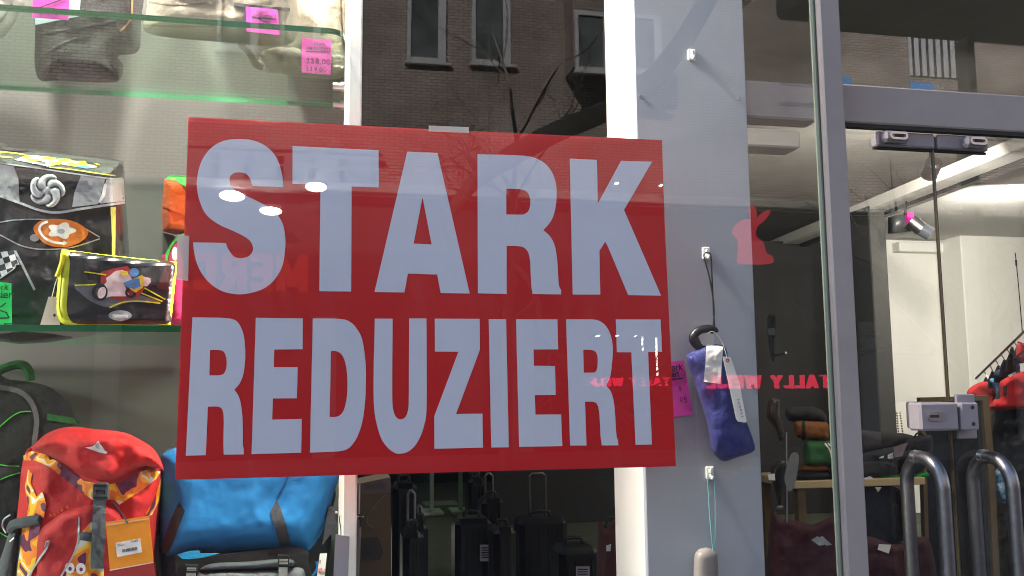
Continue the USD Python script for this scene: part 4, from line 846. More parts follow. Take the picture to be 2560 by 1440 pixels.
sr_ = Soft(view([(235, 290), (300, 210), (500, 150), (900, 110), (1300, 200), (1500, 360), (1545, 480), (1530, 700), (1500, 1000), (1480, 1300), (1480, 2000), (60, 2000), (80, 1500), (110, 1200), (150, 950), (180, 700), (200, 450)], *zr), .36, .16, R=75, wr=.010, wf=.018, seed=21, step=7)
part(rb, 'body', sr_.mesh(), m_redc, 55)
part(rb, 'patterned_collar', patch(sr_, view([(222, 300), (300, 258), (420, 285), (560, 365), (700, 470), (800, 540), (900, 560), (1020, 575), (1150, 550), (1250, 480), (1400, 430), (1525, 450), (1480, 520), (1340, 630), (1230, 700), (1130, 765), (1080, 720), (880, 720), (760, 640), (600, 510), (470, 405), (330, 345), (228, 345)], *zr), .004, 5), m_pat)
part(rb, 'side_stripe', patch(sr_, view([(265, 430), (312, 475), (292, 560), (345, 690), (402, 640), (440, 770), (410, 905), (255, 915), (262, 760), (238, 600)], *zr), .004, 5), m_pat)
part(rb, 'side_stripe', patch(sr_, view([(1530, 500), (1548, 600), (1500, 740), (1440, 860), (1390, 880), (1380, 850), (1460, 720), (1500, 600)], *zr), .005, 5), m_pat)
part(rb, 'lower_side_panel', patch(sr_, view([(200, 990), (380, 960), (350, 1250), (280, 1500), (120, 1500), (160, 1250)], *zr), .004, 5), m_pat)
pkt = Polygon(smooth_line(view([(390, 1000), (480, 920), (590, 840), (720, 790), (860, 765), (1000, 770), (1110, 830), (1170, 950), (1200, 1200), (1210, 1900), (330, 1900), (350, 1400), (350, 1150)], *zr), 3, True)).buffer(0)
po = part(rb, 'front_pocket', patch(sr_, pkt, .008, 6, bump=.03, R=28), m_redd, 50)
pov = Over(sr_, .008, .03, pkt, 28)
part(po, 'patterned_inset', patch(pov, view([(745, 1060), (860, 930), (980, 980), (985, 1500), (600, 1500), (690, 1250)], *zr), .003, 5), m_pat)
for c in ((660, 1365), (765, 1370)):
    q = view([c], *zr)[0]
    e1 = part(po, 'round_print', patch(pov, Polygon(ellipse(*q, 12, 14)), .0038, 3), m_paper)
    part(e1, 'round_print_dot', patch(pov, Polygon(ellipse(q[0] + 1, q[1] + 2, 4.5, 5)), .0044, 2), surf('plum_print_%d' % c[0], (.14, .01, .05), .5))
part(po, 'silver_piping', ribbon(pov, view([(747, 880), (745, 1000), (735, 1120), (690, 1250), (620, 1370), (560, 1480)], *zr), 4, .004, 3), m_trim)
part(po, 'pocket_zip', ribbon(pov, view([(455, 1115), (440, 1180), (370, 1280), (300, 1390), (240, 1480)], *zr), 5, .005, 3), m_trim)
part(po, 'zip_puller', ptube(view([(430, 1165), (440, 1120), (462, 1115), (458, 1150)], *zr), .15, .0016), m_chrome)
part(po, 'cross_strap', patch(pov, view([(765, 1020), (870, 1030), (865, 1115), (750, 1100)], *zr), .006, 4), m_grey)
fo = Polygon(smooth_line(view([(242, 268), (330, 190), (420, 105), (550, 45), (700, 25), (900, 48), (1170, 78), (1330, 150), (1450, 230), (1520, 340), (1550, 440), (1480, 418), (1390, 398), (1310, 418), (1210, 492), (1090, 548), (970, 560), (870, 540), (760, 482), (640, 402), (520, 330), (400, 272), (310, 254)], *zr), 3, True)).buffer(0)
class LidBase:
    def y(s, p):
        return np.minimum(sr_.y(p), .30) if False else np.where(shapely.contains(sr_.poly, shapely.points(np.atleast_2d(p))), sr_.y(p), .30)
sfl = Soft(list(fo.exterior.coords)[:-1], .215, .055, R=48, wr=.014, wf=.022, smooth=False, seed=33, step=6, back=.09)
fp = part(rb, 'lid', sfl.mesh(), m_redc, 55)
part(fp, 'logo_print', patch(sfl, view([(805, 222), (870, 215), (905, 190), (915, 175), (932, 158), (946, 190), (965, 210), (992, 252), (1020, 265), (1010, 284), (930, 266)], *zr), .002, 3), m_paper)
part(fp, 'logo_leaf', patch(sfl, view([(905, 222), (902, 190), (930, 162), (942, 195), (930, 230)], *zr), .0024, 3), m_panel)
part(fp, 'hem_stitching', ribbon(sfl, view([(420, 300), (560, 370), (700, 460), (800, 512), (880, 540), (980, 540), (1100, 520), (1220, 460), (1320, 400)], *zr), 1.6, .0016, 3), m_redd)
class Straps:
    def y(s, p): return np.minimum(pov.y(p), .178)
sg = Straps()
ws = part(rb, 'buckle_strap', patch(sg, view([(885, 700), (1003, 700), (1000, 950), (984, 1370), (858, 1370), (872, 950)], *zr), .012, 5), m_grey)
bu = part(rb, 'buckle', prism(Polygon(view([(880, 572), (905, 562), (1000, 562), (1022, 580), (1020, 715), (1000, 730), (890, 722), (878, 700)], *zr)).difference(Polygon(view([(905, 625), (995, 625), (995, 668), (905, 665)], *zr))), .145, .014), surf('grey_buckle', (.085, .09, .095), .4, .05))
part(bu, 'buckle_bar', prism(view([(893, 575), (1008, 575), (1008, 596), (893, 596)], *zr), .142, .006), m_black)
part(bu, 'buckle_bar', prism(view([(888, 686), (1008, 690), (1008, 708), (888, 704)], *zr), .142, .006), m_black)
part(bu, 'buckle_plate', prism(view([(912, 628), (988, 628), (988, 664), (912, 662)], *zr), .149, .006), m_grey)
part(rb, 'mesh_pocket_hem', ptube(view([(112, 995), (135, 950), (250, 925), (392, 905)], *zr), [.26, .24, .21, .20], .009), m_grey)
part(rb, 'mesh_pocket', patch(sr_, view([(112, 1005), (205, 985), (170, 1180), (110, 1500), (-20, 1500), (60, 1120)], *zr) and view([(160, 1010), (210, 985), (190, 1180), (140, 1500), (95, 1500), (120, 1180)], *zr), .006, 5), cloth('grey_mesh', (.06, .06, .07), .3))
lp = thing('dark_side_pouch', 'grey mesh pouch bulging at the left side of the red backpack', 'pouch', w1(20, 1400, .28))
spu = Soft(view([(105, 1000), (200, 985), (185, 1200), (130, 1500), (60, 1700), (-60, 1700), (-30, 1400), (30, 1200)], *zr), .29, .05, R=25, wr=.004, seed=41)
part(lp, 'mesh', spu.mesh(), cloth('pouch_mesh', (.065, .062, .075), .35, .8, 1.0, .1, 500), 50)
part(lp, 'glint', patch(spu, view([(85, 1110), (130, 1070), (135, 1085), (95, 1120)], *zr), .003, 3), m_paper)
part(rb, 'side_mesh', prism(view([(1440, 1080), (1500, 1065), (1505, 1500), (1450, 1500)], *zr), .33, .03), m_grey)
for k, (ch, a) in enumerate(zip('Ayla6', ((470, 885), (510, 868), (548, 845), (580, 830), (630, 805)))): part(rb, 'embroidery', lettering(ch, view([a], *zr)[0], 8, pov, -22, .003), m_pat)
tg = thing('orange_swing_tag', 'orange and dark red cardboard swing tag with barcode label on the red backpack', 'swing tag', w1(325, 1360, .13))
ty = .135
part(tg, 'upper_card', prism(view([(1003, 932), (1410, 870), (1432, 1090), (1455, 1308), (1248, 1345), (1040, 1382), (1020, 1150)], *zr), ty, .0015), surf('orange_card', (.80, .28, .015), .55, .05))
part(tg, 'lower_card', prism(view([(1040, 1392), (1455, 1316), (1475, 1480), (1062, 1560)], *zr), ty, .0015), surf('dark_red_card', (.33, .025, .02), .55, .05))
part(tg, 'fold_line', prism(view([(1040, 1383), (1455, 1309), (1455, 1315), (1040, 1391)], *zr), ty - .0003, .0015), m_paper)
part(tg, 'top_stripe', prism(view([(1008, 955), (1412, 892), (1414, 902), (1010, 966)], *zr), ty - .0004, .0004), surf('pale_orange_stripe', (.8, .5, .3), .5))
lab = part(tg, 'label', prism(view([(1095, 1128), (1328, 1084), (1345, 1215), (1110, 1262)], *zr), ty - .0006, .0006), m_paper)
ft = Flat(ty - .0006)
part(lab, 'lettering', lettering('VAUDE', view([(1238, 1122)], *zr)[0], 4.2, ft, -10, .0004, True), m_ink)
part(lab, 'lettering', lettering('Ayla', view([(1112, 1145)], *zr)[0], 3, ft, -10, .0004), m_ink)
part(lab, 'lettering', lettering('rucksack', view([(1116, 1160)], *zr)[0], 3, ft, -10, .0004), m_ink)
bars = []; xb = 1158
while xb < 1298:
    wd = float(rng.uniform(2.5, 6)); bars.append(prism(view([(xb, 1188 - (xb - 1158) * .17), (xb + wd, 1187 - (xb - 1158) * .17), (xb + wd + 3, 1217 - (xb - 1158) * .17), (xb + 3, 1218 - (xb - 1158) * .17)], *zr), ty - .0010, .0003)); xb += wd + float(rng.uniform(2.5, 6))
part(lab, 'barcode', cat(bars), m_ink)
part(tg, 'tag_cord', ptube(view([(1208, 935), (1180, 890), (1120, 800), (1070, 740)], *zr), [ty - .004, .15], .0014), m_black)

zb4 = ((380, 1100), 4.235)
mb = thing('blue_messenger_bag', 'bright blue messenger bag with dark grey straps between red backpack and white upright', 'messenger bag', w1(600, 1430, .35))
m_bluec = cloth('blue_polyester', (.008, .19, .52), .10, .8, .25, .03, 1500, .15)
m_charc = cloth('charcoal_fabric', (.055, .055, .068), .2)
sbody = Soft(view([(90, 300), (400, 100), (1600, 100), (1930, 480), (1900, 800), (1890, 1150), (1840, 1500), (1800, 2100), (100, 2100)], *zb4), .44, .10, R=60, wr=.006, seed=51)
part(mb, 'body', sbody.mesh(), m_charc, 55)
fpo = Polygon(smooth_line(view([(95, 300), (150, 120), (600, 20), (1500, 20), (1950, 180), (1990, 385), (1930, 500), (1885, 700), (1835, 880), (1745, 1060), (1655, 1172), (1600, 1150), (1480, 1128), (1200, 1148), (900, 1172), (700, 1188), (500, 1180), (280, 1218), (120, 1200), (85, 900)], *zb4), 4, True)).buffer(0)
sf = Soft(list(fpo.exterior.coords)[:-1], .335, .075, R=70, wr=.008, wf=.012, smooth=False, seed=60, step=6, back=.03)
fl2 = part(mb, 'flap', sf.mesh(), m_bluec, 60)
part(fl2, 'edge_binding', ribbon(sf, view([(1975, 395), (1925, 500), (1880, 690), (1832, 870), (1742, 1050), (1650, 1160)], *zb4), 8, .003, 3), cloth('light_blue_binding', (.03, .24, .62), .08))
part(fl2, 'seam', ribbon(sf, view([(1440, 380), (1400, 470), (1320, 620)], *zb4), 2.2, .002, 2), cloth('dark_blue_thread', (.01, .06, .2)))
part(fl2, 'strap', patch(sf, view([(1320, 632), (1365, 730), (1420, 900), (1472, 1122), (1352, 1128), (1300, 930), (1252, 760)], *zb4), .004, 4), m_charc, label='grey strap stitched down on the right of the blue flap')
part(fl2, 'strap', patch(sf, view([(285, 650), (348, 752), (180, 1198), (75, 1195), (190, 860)], *zb4), .004, 4), m_blackc, label='dark strap on the shaded left of the blue flap')
class Fr:
    def __init__(s, a): s.a = a
    def y(s, p): return np.full(len(np.atleast_2d(p)), s.a)
part(mb, 'flap_lining', prism(view([(268, 1215), (400, 1178), (495, 1175), (510, 1205), (720, 1200), (540, 1245), (400, 1262), (320, 1258)], *zb4), .262, .004), cloth('cyan_lining', (.02, .38, .75), .06))
part(mb, 'black_opening', prism(smooth_line(view([(270, 1225), (420, 1262), (700, 1222), (1200, 1165), (1480, 1138), (1640, 1185), (1655, 1300), (1640, 2000), (260, 2000), (250, 1400)], *zb4), 3, True), .275, .01), m_blackc)
sroll = Soft(view([(510, 1385), (560, 1330), (700, 1300), (1000, 1288), (1300, 1262), (1470, 1262), (1512, 1310), (1460, 1350), (1300, 1362), (1000, 1372), (700, 1388)], *zb4), .265, .03, R=9, wr=.004, wf=.06, seed=70, step=4)
part(mb, 'rolled_front', sroll.mesh(), m_charc, 55)
slow = Soft(view([(440, 1560), (480, 1430), (560, 1395), (1000, 1380), (1350, 1374), (1560, 1350), (1625, 1430), (1640, 1700), (440, 1700)], *zb4), .262, .03, R=18, wr=.006, wf=.04, seed=71, step=5)
part(mb, 'front_pocket', slow.mesh(), cloth('mauve_grey_fabric', (.12, .115, .14), .15), 55)
for nm, a, b in (('buckle', (1330, 1222), (1450, 1345)), ('buckle', (350, 1325), (478, 1405))):
    o = view([a, (b[0], a[1] + 5), b, (a[0] + 10, b[1])], *zb4)
    k = part(mb, nm, prism(o, .218, .012), m_black)
    w_, h_ = b[0] - a[0], b[1] - a[1]
    for fy in (.38, .62): part(k, 'buckle_bar', prism(view([(a[0] + .15 * w_, a[1] + fy * h_), (a[0] + .9 * w_, a[1] + fy * h_), (a[0] + .9 * w_, a[1] + (fy + .14) * h_), (a[0] + .15 * w_, a[1] + (fy + .14) * h_)], *zb4), .214, .005), m_silver)
    part(mb, 'buckle_strap', prism(view([(a[0] + 12, b[1] + 2), (b[0] - 14, b[1] + 2), (b[0] - 25, 1800), (a[0] + 12, 1800)], *zb4), .222, .002), surf('pale_webbing_%d' % a[0], (.34, .35, .33), .7, .1, 30, .5, 700))
part(mb, 'shoulder_strap', prism(view([(1868, 700), (1905, 705), (1985, 800), (1990, 845), (1900, 990), (1800, 1118), (1838, 880)], *zb4), .30, .012), m_charc)
part(mb, 'strap_ring', ptube(view([(1940, 765), (1985, 770), (2002, 815), (1985, 850)], *zb4), .295, .0022), m_chrome)
part(mb, 'blue_piping', ptube(view([(1745, 1290), (1750, 1360), (1700, 1450)], *zb4), .30, .003), m_bluec)
pw = thing('price_label', 'white printed price label hanging at the right of the blue messenger bag', 'price label', w1(805, 1410, .22))
part(pw, 'sheet', prism(view([(1778, 1203), (1853, 1200), (1838, 1340), (1826, 1480), (1742, 1480), (1760, 1340)], *zb4), .22, .0008), m_paper)
fp2 = Flat(.22)
part(pw, 'writing', lettering('68,-', view([(1758, 1395)], *zb4)[0], 9, fp2, -4, .0006, True, sx=.7), m_redink)
part(pw, 'writing', lettering('70,00', view([(1760, 1425)], *zb4)[0], 6.5, fp2, -3, .0006, True, sx=.75), m_ink)
part(pw, 'mark', prism(view([(1775, 1270), (1785, 1270), (1783, 1310), (1773, 1310)], *zb4), .2194, .0004), m_ink)
gt = thing('grey_swing_tag', 'plain grey swing tag on a thread in front of the white upright', 'swing tag', w1(855, 1400, .11))
part(gt, 'card', prism(view([(1945, 998), (2092, 1022), (2085, 1250), (2075, 1480), (1920, 1480), (1930, 1250)], *zb4), .105, .002), surf('mauve_grey_card', (.27, .26, .30), .5, .06))
part(gt, 'thread', ptube(view([(2000, 1015), (1998, 930), (1985, 850), (1990, 800)], *zb4), .11, .0008), m_black)

zd3 = ((0, 820), 2.323)
db = thing('dark_backpack', 'dark charcoal backpack with green cords behind the red backpack', 'backpack', w1(70, 1300, .5))
sdb = Soft(view([(-160, 300), (60, 300), (200, 318), (300, 350), (390, 430), (440, 540), (452, 700), (450, 1400), (-160, 1400)], *zd3), .52, .12, R=75, wr=.008, seed=80)
part(db, 'body', sdb.mesh(), cloth('charcoal_nylon', (.006, .006, .007), .25), 55)
m_grn = cloth('green_webbing', (.006, .10, .012), .1)
m_cord = surf('green_cord', (.05, .40, .02), .6)
part(db, 'grey_trim', ribbon(sdb, view([(-60, 335), (0, 345), (110, 368), (180, 430), (212, 530), (200, 660), (195, 760)], *zd3), 13, .004, 4), cloth('grey_trim_cloth', (.11, .105, .11), .1))
part(db, 'green_strap', patch(sdb, view([(272, 497), (430, 522), (470, 548), (440, 562), (272, 535)], *zd3), .006, 4), m_grn)
part(db, 'top_handle', ptube(view([(-40, 262), (30, 232), (90, 214), (140, 218), (168, 255), (176, 305)], *zd3), .46, .009), m_grn)
for c in ([(-20, 590), (60, 520), (120, 488), (182, 485)], [(-20, 790), (40, 800), (112, 803)], [(-20, 890), (50, 860), (118, 840)], [(-20, 1175), (10, 1195), (45, 1215)]): part(db, 'green_cord', ribbon(sdb, view(c, *zd3), 3, .004, 2), m_cord)
part(db, 'cord_ring', ptube(view([(60, 1085), (25, 1110), (15, 1150), (35, 1190)], *zd3), .39, .0018), m_chrome)

# ------------------------------------------------------------ deeper in the shop: sales room behind the glass door
t = thing('track_spotlight', 'steel track spotlight with magenta clip on the ceiling track behind the door', 'spotlight', w1(2290, 570, 5.6))
ysp = 5.6
part(t, 'adaptor_box', prism([(2240, 538), (2282, 536), (2284, 578), (2240, 579)], ysp, .12), surf('dark_adaptor', (.05, .052, .055), .4, .1), True)
part(t, 'clip', prism([(2268, 531), (2284, 530), (2286, 552), (2284, 570), (2270, 568)], ysp - .03, .03), surf('magenta_clip', (.45, .005, .20), .4, .05))
a, b, c = w1(2274, 551, ysp - .06), w1(2303, 572, ysp - .10), w1(2326, 585, ysp - .13)
part(t, 'lamp_head', tube([a, a + (b - a) * .05, b], [.03, .062, .066], 20), m_chrome, 40)
part(t, 'lamp_hood', tube([b, c], [.064, .064], 20), surf('dark_lamp_hood', (.10, .11, .13), .3, .1), 40)
for k in range(3):
    q = a + (b - a) * (.45 + .16 * k); part(t, 'cooling_ring', tube([q, q + (b - a) * .04], .069, 20), m_chrome, 40)
part(t, 'arm', tube([w1(2262, 536, ysp + .03), w1(2266, 505, ysp + .1)], .012, 8), m_black)
wv = thing('hanging_wire', 'thin wire hanging at the right edge in front of the white wall', 'wire', w1(2545, 640, 5))
part(wv, 'wire', ptube([(2538, 632), (2545, 700), (2556, 830)], 5.0, .004), m_black); part(wv, 'clamp', tube([w1(2540, 650, 5), w1(2541, 664, 5)], .008, 8), m_black)
rail = thing('clothes_rail', 'sloping chrome clothes rail with hanging garments at the right edge', 'clothes rail', w1(2500, 880, 4.2))
ra, rb_ = w1(2440, 946, 4.9), w1(2600, 790, 3.7)
part(rail, 'bar', tube([ra, rb_], .009, 10), m_chrome, 40)
part(rail, 'price_arm', tube([w1(2535, 895, 4.0), w1(2600, 852, 3.75)], .007, 8), m_chrome)
def onrail(x): u = (x - 2440) / 160; return ra + (rb_ - ra) * u
m_hredc = cloth('jacket_red', (.55, .015, .018), .1)
def garment(label, hx, outline, col, T_, y, hang=True, extra=None, nm='jacket', catg='jacket'):
    p = onrail(hx) if hx else w1(*np.mean(outline, 0), y)
    g_ = thing(nm, label, catg, p, group=None)
    s_ = Soft(outline, y, T_, R=14, wr=.02, wf=.05, step=5, seed=int(outline[0][0]))
    part(g_, 'cloth', s_.mesh(), col, 50)
    if hang and hx:
        q = on_z((hx + 4, 0), 0) * 0 + w1(hx + 6, 946 - (hx - 2440) * .975 + 26, y)
        part(g_, 'hanger_hook', tube([p + [0, 0, .012], p + [.004, 0, .0], q], .004, 6), m_chrome)
        part(g_, 'hanger', prism([(hx + 4, 946 - (hx - 2440) * .975 + 20), (hx + 14, 946 - (hx - 2440) * .975 + 30), (hx + 18, 946 - (hx - 2440) * .975 + 60), (hx - 6, 946 - (hx - 2440) * .975 + 64), (hx - 3, 946 - (hx - 2440) * .975 + 36)], y, .02), m_black)
    return g_, s_
garment('red jacket at the far left end of the clothes rail', 2463, [(2414, 1000), (2420, 975), (2440, 960), (2462, 954), (2484, 960), (2492, 985), (2490, 1030), (2412, 1030)], m_hredc, .05, 4.70)
garment('light blue shirt hanging between two red jackets on the rail', 2479, [(2474, 950), (2488, 946), (2500, 956), (2503, 990), (2494, 1000), (2486, 975)], cloth('sky_blue_shirt', (.16, .34, .62), .1), .04, 4.60, nm='shirt', catg='shirt')
garment('navy jumper hanging behind the big red jacket on the rail', 2494, [(2484, 934), (2500, 922), (2530, 915), (2550, 925), (2552, 960), (2500, 960)], cloth('navy_knit', (.02, .03, .06), .15), .05, 4.45, nm='jumper', catg='jumper')
garment('purple cap shaped garment on the rail', 2509, [(2518, 908), (2532, 899), (2546, 904), (2549, 925), (2522, 926)], cloth('violet_cloth', (.10, .015, .22), .1), .05, 4.35, nm='garment', catg='garment')
garment('black garment high up on the rail near the right edge', 2523, [(2525, 872), (2533, 868), (2537, 902), (2524, 904)], m_blackc, .04, 4.28, nm='garment', catg='garment')
garment('small red and pink garment at the right end of the rail', 2541, [(2543, 860), (2552, 855), (2600, 880), (2600, 912), (2545, 900)], m_hredc, .05, 4.1, nm='garment', catg='garment')
g_, s_ = garment('big red jacket in front on the clothes rail at the right edge', None, [(2498, 960), (2512, 946), (2545, 932), (2640, 920), (2640, 1030), (2560, 1024), (2480, 1026), (2484, 1000), (2500, 995)], m_hredc, .07, 4.2)
part(g_, 'white_tag', prism([(2520, 938), (2538, 930), (2541, 935), (2524, 943)], 4.1, .002), m_paper)
part(g_, 'black_print', patch(s_, [(2508, 965), (2518, 962), (2516, 990), (2508, 988)], .004, 4), m_blackc)
g_, s_ = garment('black trousers and coats hanging below the red jackets', None, [(2478, 1018), (2640, 1018), (2640, 1700), (2486, 1700)], m_blackc, .08, 4.4, nm='coat', catg='coat')
garment('faded blue denim piece beside the right door handle', None, [(2488, 1178), (2505, 1172), (2520, 1180), (2520, 1252), (2500, 1254), (2492, 1230)], mat('acid_denim', {'g': ('geometry', {}), 'n': ('noise_texture', {'scale': 28, 'detail': 4.0}), 'r': ('rgb_ramp', {'ramp': [(.35, (.03, .12, .28)), (.62, (.30, .48, .66))]}), 'p': ('principled_bsdf', {'roughness': .9})}, [('g.position', 'n.vector'), ('n.fac', 'r.fac'), ('r.color', 'p.base_color')]), .05, 4.0, nm='denim_skirt', catg='skirt')
mf = thing('standing_mirror', 'tall mirror in a brown wooden frame behind the door lock', 'mirror', w1(2390, 1300, 3.9))
m_wood = surf('brown_frame_wood', (.13, .085, .035), .5, .2, 12)
fo_ = Polygon([(2301, 994), (2472, 989), (2487, 1180), (2508, 1600), (2322, 1600), (2308, 1200)]); fi_ = Polygon([(2312, 1006), (2456, 1001), (2472, 1190), (2493, 1590), (2330, 1590), (2318, 1200)])
part(mf, 'frame', prism(fo_.difference(fi_), 3.9, .04), m_wood); part(mf, 'glass', prism(fi_, 3.925, .01), surf('dim_mirror', (.02, .02, .022), .15, .3))
tb_y0 = 3.4; tbl = thing('clothes_table', 'pale wooden table with piles of folded clothes behind the door post', 'table', w1(2150, 1206, 3.7))
za = w1(2150, 1198, tb_y0)[2]; zb_ = w1(2150, 1217, tb_y0)[2]; tx0, tx1 = w1(1985, 1206, tb_y0)[0], w1(2314, 1206, tb_y0)[0]
part(tbl, 'tabletop', cbox((tx0, tb_y0, zb_), (tx1, tb_y0 + .55, za), .004), surf('pale_wood', (.50, .38, .20), .5, .1, 6))
for x in (tx0 + .05, tx1 - .1):
    for y in (tb_y0 + .05, tb_y0 + .48): part(tbl, 'leg', box((x, y, 0.01), (x + .05, y + .05, zb_ - .001)), m_wood)
part(tbl, 'cloth_corner', prism([(2188, 1218), (2204, 1218), (2196, 1230)], tb_y0 - .01, .004), surf('cream_corner', (.55, .5, .35), .7))
def fold(nm, label, outline, col, y=3.55, T_=.12, catg='clothes', R=18, wr=.025):
    g_ = thing(nm, label, catg, w1(*np.mean(outline, 0), y)); s_ = Soft(outline, y, T_, R=R, wr=wr, wf=.03, step=5, seed=len(label))
    part(g_, 'cloth', s_.mesh(), col, 50); return g_, s_
m_dk = cloth('dark_brown_knit', (.022, .016, .014), .3); m_gn = cloth('bright_green_cloth', (.008, .32, .03), .1)
m_dg = cloth('dark_green_black', (.014, .018, .017), .3)
fold('folded_trousers', 'dark folded trousers on top of the table pile', [(2080, 1085), (2130, 1074), (2200, 1080), (2262, 1084), (2300, 1098), (2290, 1118), (2240, 1128), (2160, 1138), (2080, 1145)], m_dk, 3.65)
fold('folded_jumper', 'thick black folded jumper in the middle of the table pile', [(2080, 1140), (2150, 1130), (2230, 1112), (2300, 1100), (2318, 1108), (2316, 1150), (2280, 1178), (2200, 1186), (2080, 1180)], m_dg, 3.6)
fold('folded_shirt', 'black folded shirt lowest on the table at the left', [(2080, 1160), (2190, 1150), (2240, 1160), (2240, 1190), (2160, 1197), (2080, 1198)], m_blackc, 3.52)
fold('green_cloth', 'bright green folded cloth at the front edge of the table', [(2204, 1180), (2255, 1186), (2312, 1178), (2313, 1197), (2204, 1198)], m_gn, 3.50, .06, R=10, wr=.008)
bb = fold('black_bag', 'black bag with a thin handle at the right end of the table pile', [(2262, 1105), (2300, 1088), (2330, 1092), (2330, 1140), (2300, 1180), (2262, 1172)], m_blackc, 3.48, .08)[0]
part(bb, 'handle', ptube([(2284, 1102), (2290, 1086), (2300, 1083), (2310, 1092), (2314, 1105)], 3.42, .006), m_black)
single('price_card', prism([(2234, 1118), (2270, 1106), (2256, 1140), (2236, 1144)], 3.38, .002), surf('mauve_card', (.20, .15, .18), .6), 'mauve price card stuck in the folded clothes', 'price card')
for k, (o, l) in enumerate((([(2220, 1137), (2233, 1131), (2234, 1146), (2220, 1147)], 'larger white label between the folded clothes'), ([(2199, 1143), (2210, 1139), (2209, 1145), (2199, 1146)], 'smaller white label between the folded clothes'), ([(2158, 1196), (2176, 1190), (2184, 1198), (2160, 1199)], 'white paper lying at the left front of the table'))):
    single('paper_label', prism(o, 3.40, .002), m_paper, l, 'label')
sq = thing('bead_string', 'two hanging strings of shiny gold beads in front of the dark column', 'bead string', w1(2243, 1060, 3.75))
m_gold = surf('gold_beads', (.85, .62, .22), .2, .1, metallic=1.0)
for x0, x1 in ((2242, 2246), (2250, 2257)):
    for k in range(9):
        u = k / 8; c = w1(x0 + (x1 - x0) * u, 1033 + 51 * u, 3.72); s_ = trimesh.creation.icosphere(1, .006); s_.apply_translation(c); part(sq, 'bead', s_, m_gold, True)
    part(sq, 'thread', tube([w1(x0, 1028, 3.72), w1(x1, 1088, 3.72)], .001, 5), m_black)
mar = cloth('maroon_cloth', (.055, .006, .012), .2)
g_, s_ = fold('maroon_bag', 'dark maroon bag below the table with a white label', [(2140, 1366), (2240, 1362), (2330, 1366), (2336, 1700), (2140, 1700)], mar, 3.2, .12)
part(g_, 'label', prism([(2198, 1360), (2228, 1362), (2222, 1384), (2194, 1374)], 3.06, .002), m_paper)
fold('dark_garment', 'dark blue black garment hanging below the table edge', [(2140, 1225), (2250, 1225), (2258, 1350), (2140, 1355)], cloth('blue_black_cloth', (.012, .013, .02), .3), 3.6, .08)
# behind the side glass
m_or = cloth('rust_orange_cloth', (.30, .10, .02), .15)
fold('folded_sweater', 'black folded top crowning the orange pile behind the side glass', [(1966, 1022), (1995, 1016), (2040, 1018), (2064, 1035), (2060, 1058), (1990, 1056), (1966, 1046)], m_blackc, 3.6)
g_, s_ = fold('orange_sweater', 'rust orange folded top with small studs behind the side glass', [(1986, 1054), (2020, 1050), (2066, 1056), (2072, 1080), (2064, 1100), (2000, 1096), (1986, 1080)], m_or, 3.52, .1)
for k in range(5): part(g_, 'stud', prism(ellipse(2028, 1050 + k * 6, 1.8, 1.2), s_.y([(2028, 1050 + k * 6)])[0] - .004, .002), m_chrome)
part(g_, 'dark_band', ribbon(s_, [(2008, 1046), (2010, 1075), (2009, 1102)], 8, .004), m_blackc)
g_, s_ = fold('green_shirt', 'green folded sports shirt with white stripes behind the side glass', [(2012, 1106), (2050, 1102), (2090, 1108), (2096, 1160), (2040, 1168), (2010, 1160)], cloth('sports_green', (.02, .13, .03), .12), 3.5, .1)
part(g_, 'white_stripe', ribbon(s_, [(2062, 1108), (2074, 1124), (2080, 1145)], 4, .003), m_paper); part(g_, 'white_stripe', ribbon(s_, [(2070, 1108), (2082, 1122), (2088, 1140)], 3, .003), m_paper)
fold('orange_scarf', 'small orange folded scarf under the green shirt', [(2002, 1164), (2040, 1160), (2072, 1164), (2072, 1180), (2004, 1180)], m_or, 3.48, .05, R=9, wr=.01)
fold('folded_trousers', 'dark folded trousers lowest of the pile behind the side glass', [(1986, 1180), (2040, 1178), (2090, 1182), (2090, 1198), (1988, 1198)], m_blackc, 3.47, .05, R=9, wr=.01)
fold('leather_bag', 'brown leather bag hanging high behind the side glass', [(1920, 1010), (1928, 996), (1948, 1000), (1950, 1040), (1962, 1080), (1950, 1104), (1938, 1070), (1918, 1044)], cloth('dark_leather', (.045, .022, .012), .2, .4), 2.6, .06, catg='bag', wr=.01)
fold('leather_bag', 'dark brown leather pouch under the bag strap behind the side glass', [(1934, 1160), (1955, 1150), (1966, 1165), (1962, 1220), (1950, 1270), (1938, 1230), (1926, 1180)], cloth('darker_leather', (.02, .014, .012), .2, .4), 2.6, .06, catg='bag', wr=.01)
gsh = thing('paper_bag', 'grey paper sheet hanging in front of the dark shelves behind the side glass', 'paper', w1(1980, 1180, 2.5)); part(gsh, 'sheet', prism(smooth_line([(1978, 1136), (1997, 1138), (1992, 1190), (1982, 1222), (1970, 1226), (1962, 1190)], 3, True), 2.5, .003), surf('dull_grey_paper', (.22, .22, .22), .7))
single('paper_label', prism([(1920, 1186), (1937, 1184), (1938, 1201), (1922, 1200)], 2.5, .002), m_paper, 'small white label beside the brown leather pouch', 'label')
pst = thing('display_stand', 'thin steel stand post behind the side glass', 'display stand', w1(1966, 1250, 2.7)); part(pst, 'post', tube([w1(1965, 1080, 2.7), w1(1967, 1440, 2.7), w1(1968, 1600, 2.7)], .006, 8), m_chrome, True); part(pst, 'end_cap', tube([w1(1942, 1268, 2.55), w1(1956, 1268, 2.55)], .009, 8), m_chrome)
hv = thing('hanging_spray', 'dark bottle shaped item on a glass hook high behind the side glass', 'bottle', w1(1930, 850, 2.2))
part(hv, 'body', Soft([(1918, 800), (1926, 785), (1938, 788), (1940, 820), (1936, 860), (1936, 900), (1930, 900), (1922, 860)], 2.2, .03, R=8, wr=.004, step=3).mesh(), m_blackc, 50)
